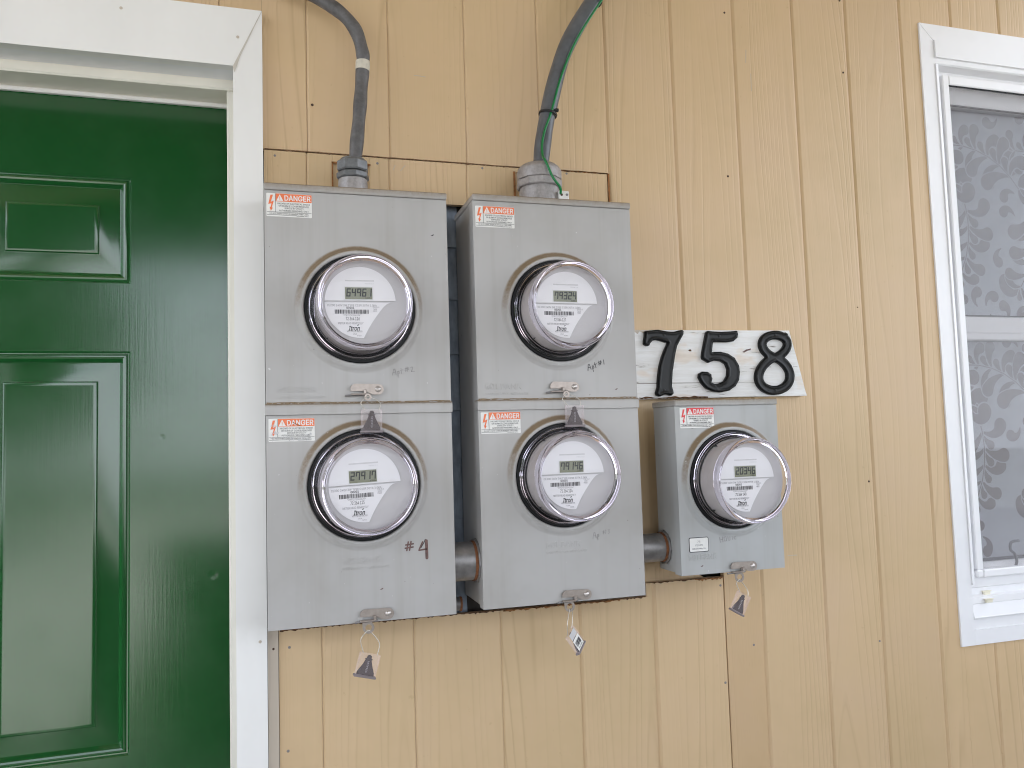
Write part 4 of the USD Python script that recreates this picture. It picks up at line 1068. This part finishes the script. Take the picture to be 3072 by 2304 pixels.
def numeral(P_, lab):
    P_ = P_.buffer(.0012).buffer(-.0024).buffer(.0012).simplify(.0002)
    m_ = prism(P_, 0, .009)
    mf = manifold3d.Manifold(manifold3d.Mesh(np.asarray(m_.vertices, np.float32), np.asarray(m_.faces, np.uint32)))
    if mf.num_tri() == 0:
        m_.merge_vertices(); m_.fix_normals()
        mf = manifold3d.Manifold(manifold3d.Mesh(np.asarray(m_.vertices, np.float32), np.asarray(m_.faces, np.uint32)))
    mf = mf.refine_to_length(.0022)
    o = mf.to_mesh()
    v = np.array(o.vert_properties[:, :3], float)
    topv = v[:, 2] > .0085
    bd = P_.boundary
    d = np.array([bd.distance(Point(a, b)) for a, b in v[topv, :2]])
    v[topv, 2] = .0045 + .0055 * np.clip(d / .0032, 0, 1) ** .55 - .0022 * np.clip((d - .0032) / .004, 0, 1)
    m_ = trimesh.Trimesh(v, o.tri_verts, process=False)
    part(nb, 'numeral', wall(m_, 0, -.020, 0), 'black_iron', smooth=38, label=lab)


numeral(Polygon(SEVEN).buffer(0), 'black iron numeral seven')
numeral(Polygon(FIVE).buffer(0), 'black iron numeral five')
numeral(EIGHT, 'black iron numeral eight')
for (x, z) in ((.7990, .2165), (.7945, .1015), (.9300, .2160), (.9195, .1010), (1.069, .2195), (1.062, .0985)):
    part(nb, 'screw', wall(lathe([(.0026, .0075), (.0024, .0092), (.0012, .0096), (1e-6, .009)], 12), x, -.020, z), 'black_plastic')

# ------------------------------------------------------------------ window
wn = thing('window', (2.04, 0, -.5), 'white vinyl window with a grey insect screen, at the right edge of the picture', 'window')
WX0, WX1, WZ0, WZ1 = 1.5405, 2.553, -.5010, .9985
TW = .0405
part(wn, 'side_trim', pw(Polygon([(WX0, WZ0), (WX0, WZ1 - .0006), (WX0 + TW - .0004, WZ1 - TW - .0008), (WX0 + TW - .0004, WZ0)]), 0, 0, .0045), 'white_vinyl')
part(wn, 'side_trim', pw(rect(WX1 - TW, WX1, WZ0, WZ1), 0, 0, .0045), 'white_vinyl')
part(wn, 'head_trim', pw(Polygon([(WX0, WZ1), (WX1, WZ1), (WX1 - TW, WZ1 - TW), (WX0 + TW, WZ1 - TW)]), 0, 0, .0047), 'white_vinyl')
part(wn, 'sill_trim', pw(rect(WX0 + TW, WX1 - TW, WZ0, -.466), 0, 0, .0043), 'white_vinyl')
IX0, IX1 = WX0 + TW, WX1 - TW


def ext(name, yz, x0, x1, m_='white_vinyl'):
    P_ = Polygon([(-y, z) for y, z in yz]).buffer(0)
    m = trimesh.creation.extrude_polygon(P_, x1 - x0, engine='earcut')
    v = np.asarray(m.vertices)
    m.vertices = np.stack([x0 + v[:, 2], -v[:, 0], v[:, 1]], 1)
    m.fix_normals()
    part(wn, name, m, m_)


ext('head_frame', [(-.0095, .9555), (-.0095, .9140), (-.004, .9132), (-.004, .9015), (.000, .8985), (.003, .8982), (.022, .8935), (.022, .8640), (.060, .864), (.060, .9555)], IX0, IX1)
ext('side_frame', [(.0, -.36), (.0, .893), (.03, .893), (.03, -.36)], 0, .0001)
stage.RemovePrim('/World/window/side_frame'); used.pop('/World/window/side_frame')
for s, xa in ((1, IX0), (-1, IX1)):
    prof = [(0, -.0080), (.0085, -.0060), (.0105, .000), (.0105, .0145), (.0175, .0150), (.030, .0150), (.030, .060), (0, .060)]
    P_ = Polygon([(xa + s * a, -b) for a, b in prof]).buffer(0)
    m = trimesh.creation.extrude_polygon(P_, 1.26, engine='earcut')
    v = np.asarray(m.vertices); m.vertices = np.stack([v[:, 0], -v[:, 1], -.362 + v[:, 2]], 1); m.fix_normals()
    part(wn, 'side_frame', m, 'white_vinyl')
ext('sill_frame', [(.010, -.3300), (.004, -.3495), (.004, -.3705), (.011, -.3740), (.010, -.3885), (-.003, -.3925), (-.004, -.4068), (-.0005, -.4085), (-.0065, -.4365), (-.0072, -.4385), (-.0065, -.4410), (-.0015, -.4425), (-.0015, -.4658), (.06, -.4658), (.06, -.33)], IX0, IX1)
for x, z, y in ((1.6330, -.3858, .0095), (1.6240, -.4015, -.0042)):
    wc = part(wn, 'weep_cover', cat([rbx(x - .0085, x + .0105, y - .0065, y, z - .0045, z + .0032, .001), rbx(x - .012, x + .0135, y - .0075, y, z + .0028, z + .0046, .0008)]), 'cream_plastic')
SX0, SX1, SZ0, SZ1 = 1.6010, 2.478, -.3480, .8740
for nm, a in (('screen_rail', (SX0 + .020, SX1 - .020, SZ1 - .0235, SZ1)), ('screen_rail', (SX0 + .020, SX1 - .020, SZ0, SZ0 + .0175)), ('screen_stile', (SX0, SX0 + .020, SZ0 + .0185, SZ1)), ('screen_stile', (SX1 - .020, SX1, SZ0 + .018, SZ1))):
    part(wn, nm, rbx(a[0], a[1], -.0045, .0090, a[2], a[3], .0022), 'white_vinyl')
part(wn, 'screen_corner', rbx(SX0 - .0004, SX0 + .0196, -.0050, .0090, SZ0 - .0002, SZ0 + .0180, .0035), 'white_vinyl')
part(wn, 'screen_mesh', bx(SX0 + .019, SX1 - .019, .0030, .0034, SZ0 + .016, SZ1 - .022), 'insect_mesh')
part(wn, 'screen_spline', cat([bx(SX0 + .019, SX1 - .019, -.001, .002, SZ1 - .0262, SZ1 - .0236)]), 'black_rubber')
part(wn, 'sash_rail', cat([rbx(SX0 + .01, SX1 - .01, .022, .050, .238, .279, .002), rbx(SX0 + .01, SX1 - .01, .016, .050, .2185, .2375, .003)]), 'white_vinyl')
part(wn, 'sash_rail', rbx(SX0 + .01, SX1 - .01, .022, .050, .812, .872, .002), 'white_vinyl')
part(wn, 'sash_rail', cat([rbx(SX0 + .01, SX1 - .01, .022, .050, -.348, -.316, .002), rbx(SX0 + .01, SX1 - .01, .016, .022, -.348, -.332, .002)]), 'white_vinyl')
part(wn, 'glazing_seal', cat([bx(SX0 + .012, SX1 - .01, .020, .024, -.3158, -.3085), bx(SX0 + .012, SX1 - .01, .020, .024, .8085, .8118), bx(SX0 + .012, SX1 - .01, .020, .024, .2792, .2812)]), 'black_rubber')
part(wn, 'pane', bx(SX0 + .008, SX1 - .008, .0330, .0362, .2782, .8125), 'window_glass')
part(wn, 'pane', bx(SX0 + .008, SX1 - .008, .0290, .0322, -.3165, .2183), 'window_glass')
part(wn, 'crank_handle', tube([(1.752, .013, -.272), (1.728, .013, -.275), (1.724, .013, -.292), (1.735, .013, -.302), (1.741, .013, -.320), (1.733, .013, -.338)], .0034, 8, smooth_k=5), 'black_plastic', smooth=True)
part(wn, 'jamb_liner', cat([bx(SX0 - .004, SX0 + .0085, .0152, .06, -.35, .87), bx(SX1 - .0085, SX1 + .004, .0152, .06, -.35, .87)]), 'white_vinyl')

ct = thing('curtain', (2.04, .075, .84), 'pale grey curtain with a brown swirling leaf print, behind the window screen', 'curtain')
part(ct, 'cloth', bx(SX0 - .06, SX1 + .06, .0760, .0775, -.42, .95), 'curtain_cloth')
part(ct, 'room_side', bx(SX0 - .1, SX1 + .1, .0800, .0900, -.45, 1.0), 'sheathing')


def comma(x, z, ang, L, head, curl):
    """A teardrop leaf: a thin tail at (x, z) that swells along a bending line into a round head."""
    n = 14
    out, a, p = [], ang, np.array([x, z], float)
    for i in range(n):
        t = i / (n - 1)
        out.append(Point(*p).buffer(max(.0012, head * (.12 + .88 * t ** 1.2)), 6))
        a += curl / n * (0.4 + 1.2 * t)
        p = p + L / n * np.array([math.cos(a), math.sin(a)])
    return unary_union([out[i].union(out[i + 1]).convex_hull for i in range(n - 1)])


def sprig(x, z, ang, size, flip):
    """A bending stem set with separate teardrop leaves on both sides and big curls at its ends."""
    f = -1 if flip else 1
    a, p = ang, np.array([x, z], float)
    leaves, path = [], [p.copy()]
    N = 6
    for i in range(N):
        t = i / (N - 1)
        a += f * .17
        p = p + size / N * np.array([math.cos(a), math.sin(a)])
        path.append(p.copy())
        s = size * (.36 - .12 * t)
        leaves.append(comma(*p, a + f * .75, s, s * .23, f * (2.2 if i % 2 else 1.0)))
        leaves.append(comma(*p, a - f * .8, s * .85, s * .215, -f * (1.0 if i % 2 else 2.0)))
        leaves.append(comma(*(p + .25 * size / N * np.array([math.cos(a), math.sin(a)])), a - f * .25, s * .40, s * .13, -f * .6))
    leaves.append(comma(*p, a, size * .34, size * .085, f * 3.2))
    leaves.append(comma(x, z, ang + math.pi - f * .5, size * .34, size * .085, f * 3.4))
    leaves.append(comma(x, z, ang + math.pi + f * .8, size * .20, size * .06, -f * 1.8))
    out = []
    for q in leaves:                                     # a pale gap round every leaf
        for o in out:
            q = q.difference(o.buffer(.0026))
        out.append(q)
    stem = LineString(path)
    return unary_union(out).difference(stem.buffer(.0034)).union(stem.buffer(.0013))


rngc = random.Random(12)
pat = None
for j in range(5):
    for i in range(6):
        x = 1.635 + i * .215 + (.105 if j % 2 else 0); z = .87 - j * .285
        if j % 2:
            q = sprig(x - .02, z + .02, -1.15, .25, True)
        else:
            q = sprig(x + .06, z - .24, 2.1, .25, False)
        q = q.buffer(0)
        pat = q if pat is None else pat.union(q.difference(pat.buffer(.004)))
for _ in range(420):
    x, z = rngc.uniform(1.56, 2.5), rngc.uniform(-.38, .9)
    q = comma(x, z, rngc.uniform(0, 6.28), .050, .0145, rngc.choice((-1, 1)) * 2.4)
    if q.distance(pat) > .004:
        pat = pat.union(q)
pat = pat.intersection(rect(SX0 - .05, SX1 + .05, -.40, .93)).simplify(.0003)
part(ct, 'leaf_print', pw(pat, .0759, 0, .0003), 'curtain_print', kind='stuff')

# ------------------------------------------------------------------ across the yard
def tree(x, y, h, r, seed, label):
    rng = np.random.default_rng(seed)
    t = thing('yard_tree', (x, y, -1.62), label, 'tree', 'trees across the drive')
    part(t, 'trunk', tube([(x, y, -1.65), (x + .1, y, -1.62 + h * .25), (x - .05, y + .1, -1.62 + h * .55), (x, y, -1.62 + h * .85)], [.22, .16, .11, .04], 10, smooth_k=4), 'bark', smooth=True)
    n = 2600
    d = rng.normal(size=(n, 3)); d /= np.linalg.norm(d, axis=1, keepdims=True)
    c = np.array([x, y, -1.62 + h * .62]) + d * (rng.random((n, 1)) ** .45) * np.array([r, r, h * .36]) * (0.7 + .5 * meshkit.noise(d * 2.2 + seed)[:, None])
    e1 = rng.normal(size=(n, 3)) * .16; e2 = rng.normal(size=(n, 3)) * .16
    V = np.stack([c - e1, c + e2, c + e1, c - e2], 1).reshape(-1, 3)
    k = np.arange(n) * 4
    F = np.concatenate([np.stack([k, k + 1, k + 2], 1), np.stack([k, k + 2, k + 3], 1)])
    part(t, 'crown', trimesh.Trimesh(V, F, process=False), 'leaf_green')


tree(-4.9, -17, 6.6, 2.5, 3, 'broad leafy tree across the drive, nearest the middle of the row')
tree(-8.6, -16, 7.4, 2.7, 5, 'tall leafy tree across the drive, middle of three')
tree(-12.5, -17, 7.0, 3.0, 8, 'leafy tree across the drive, farthest from the meters')
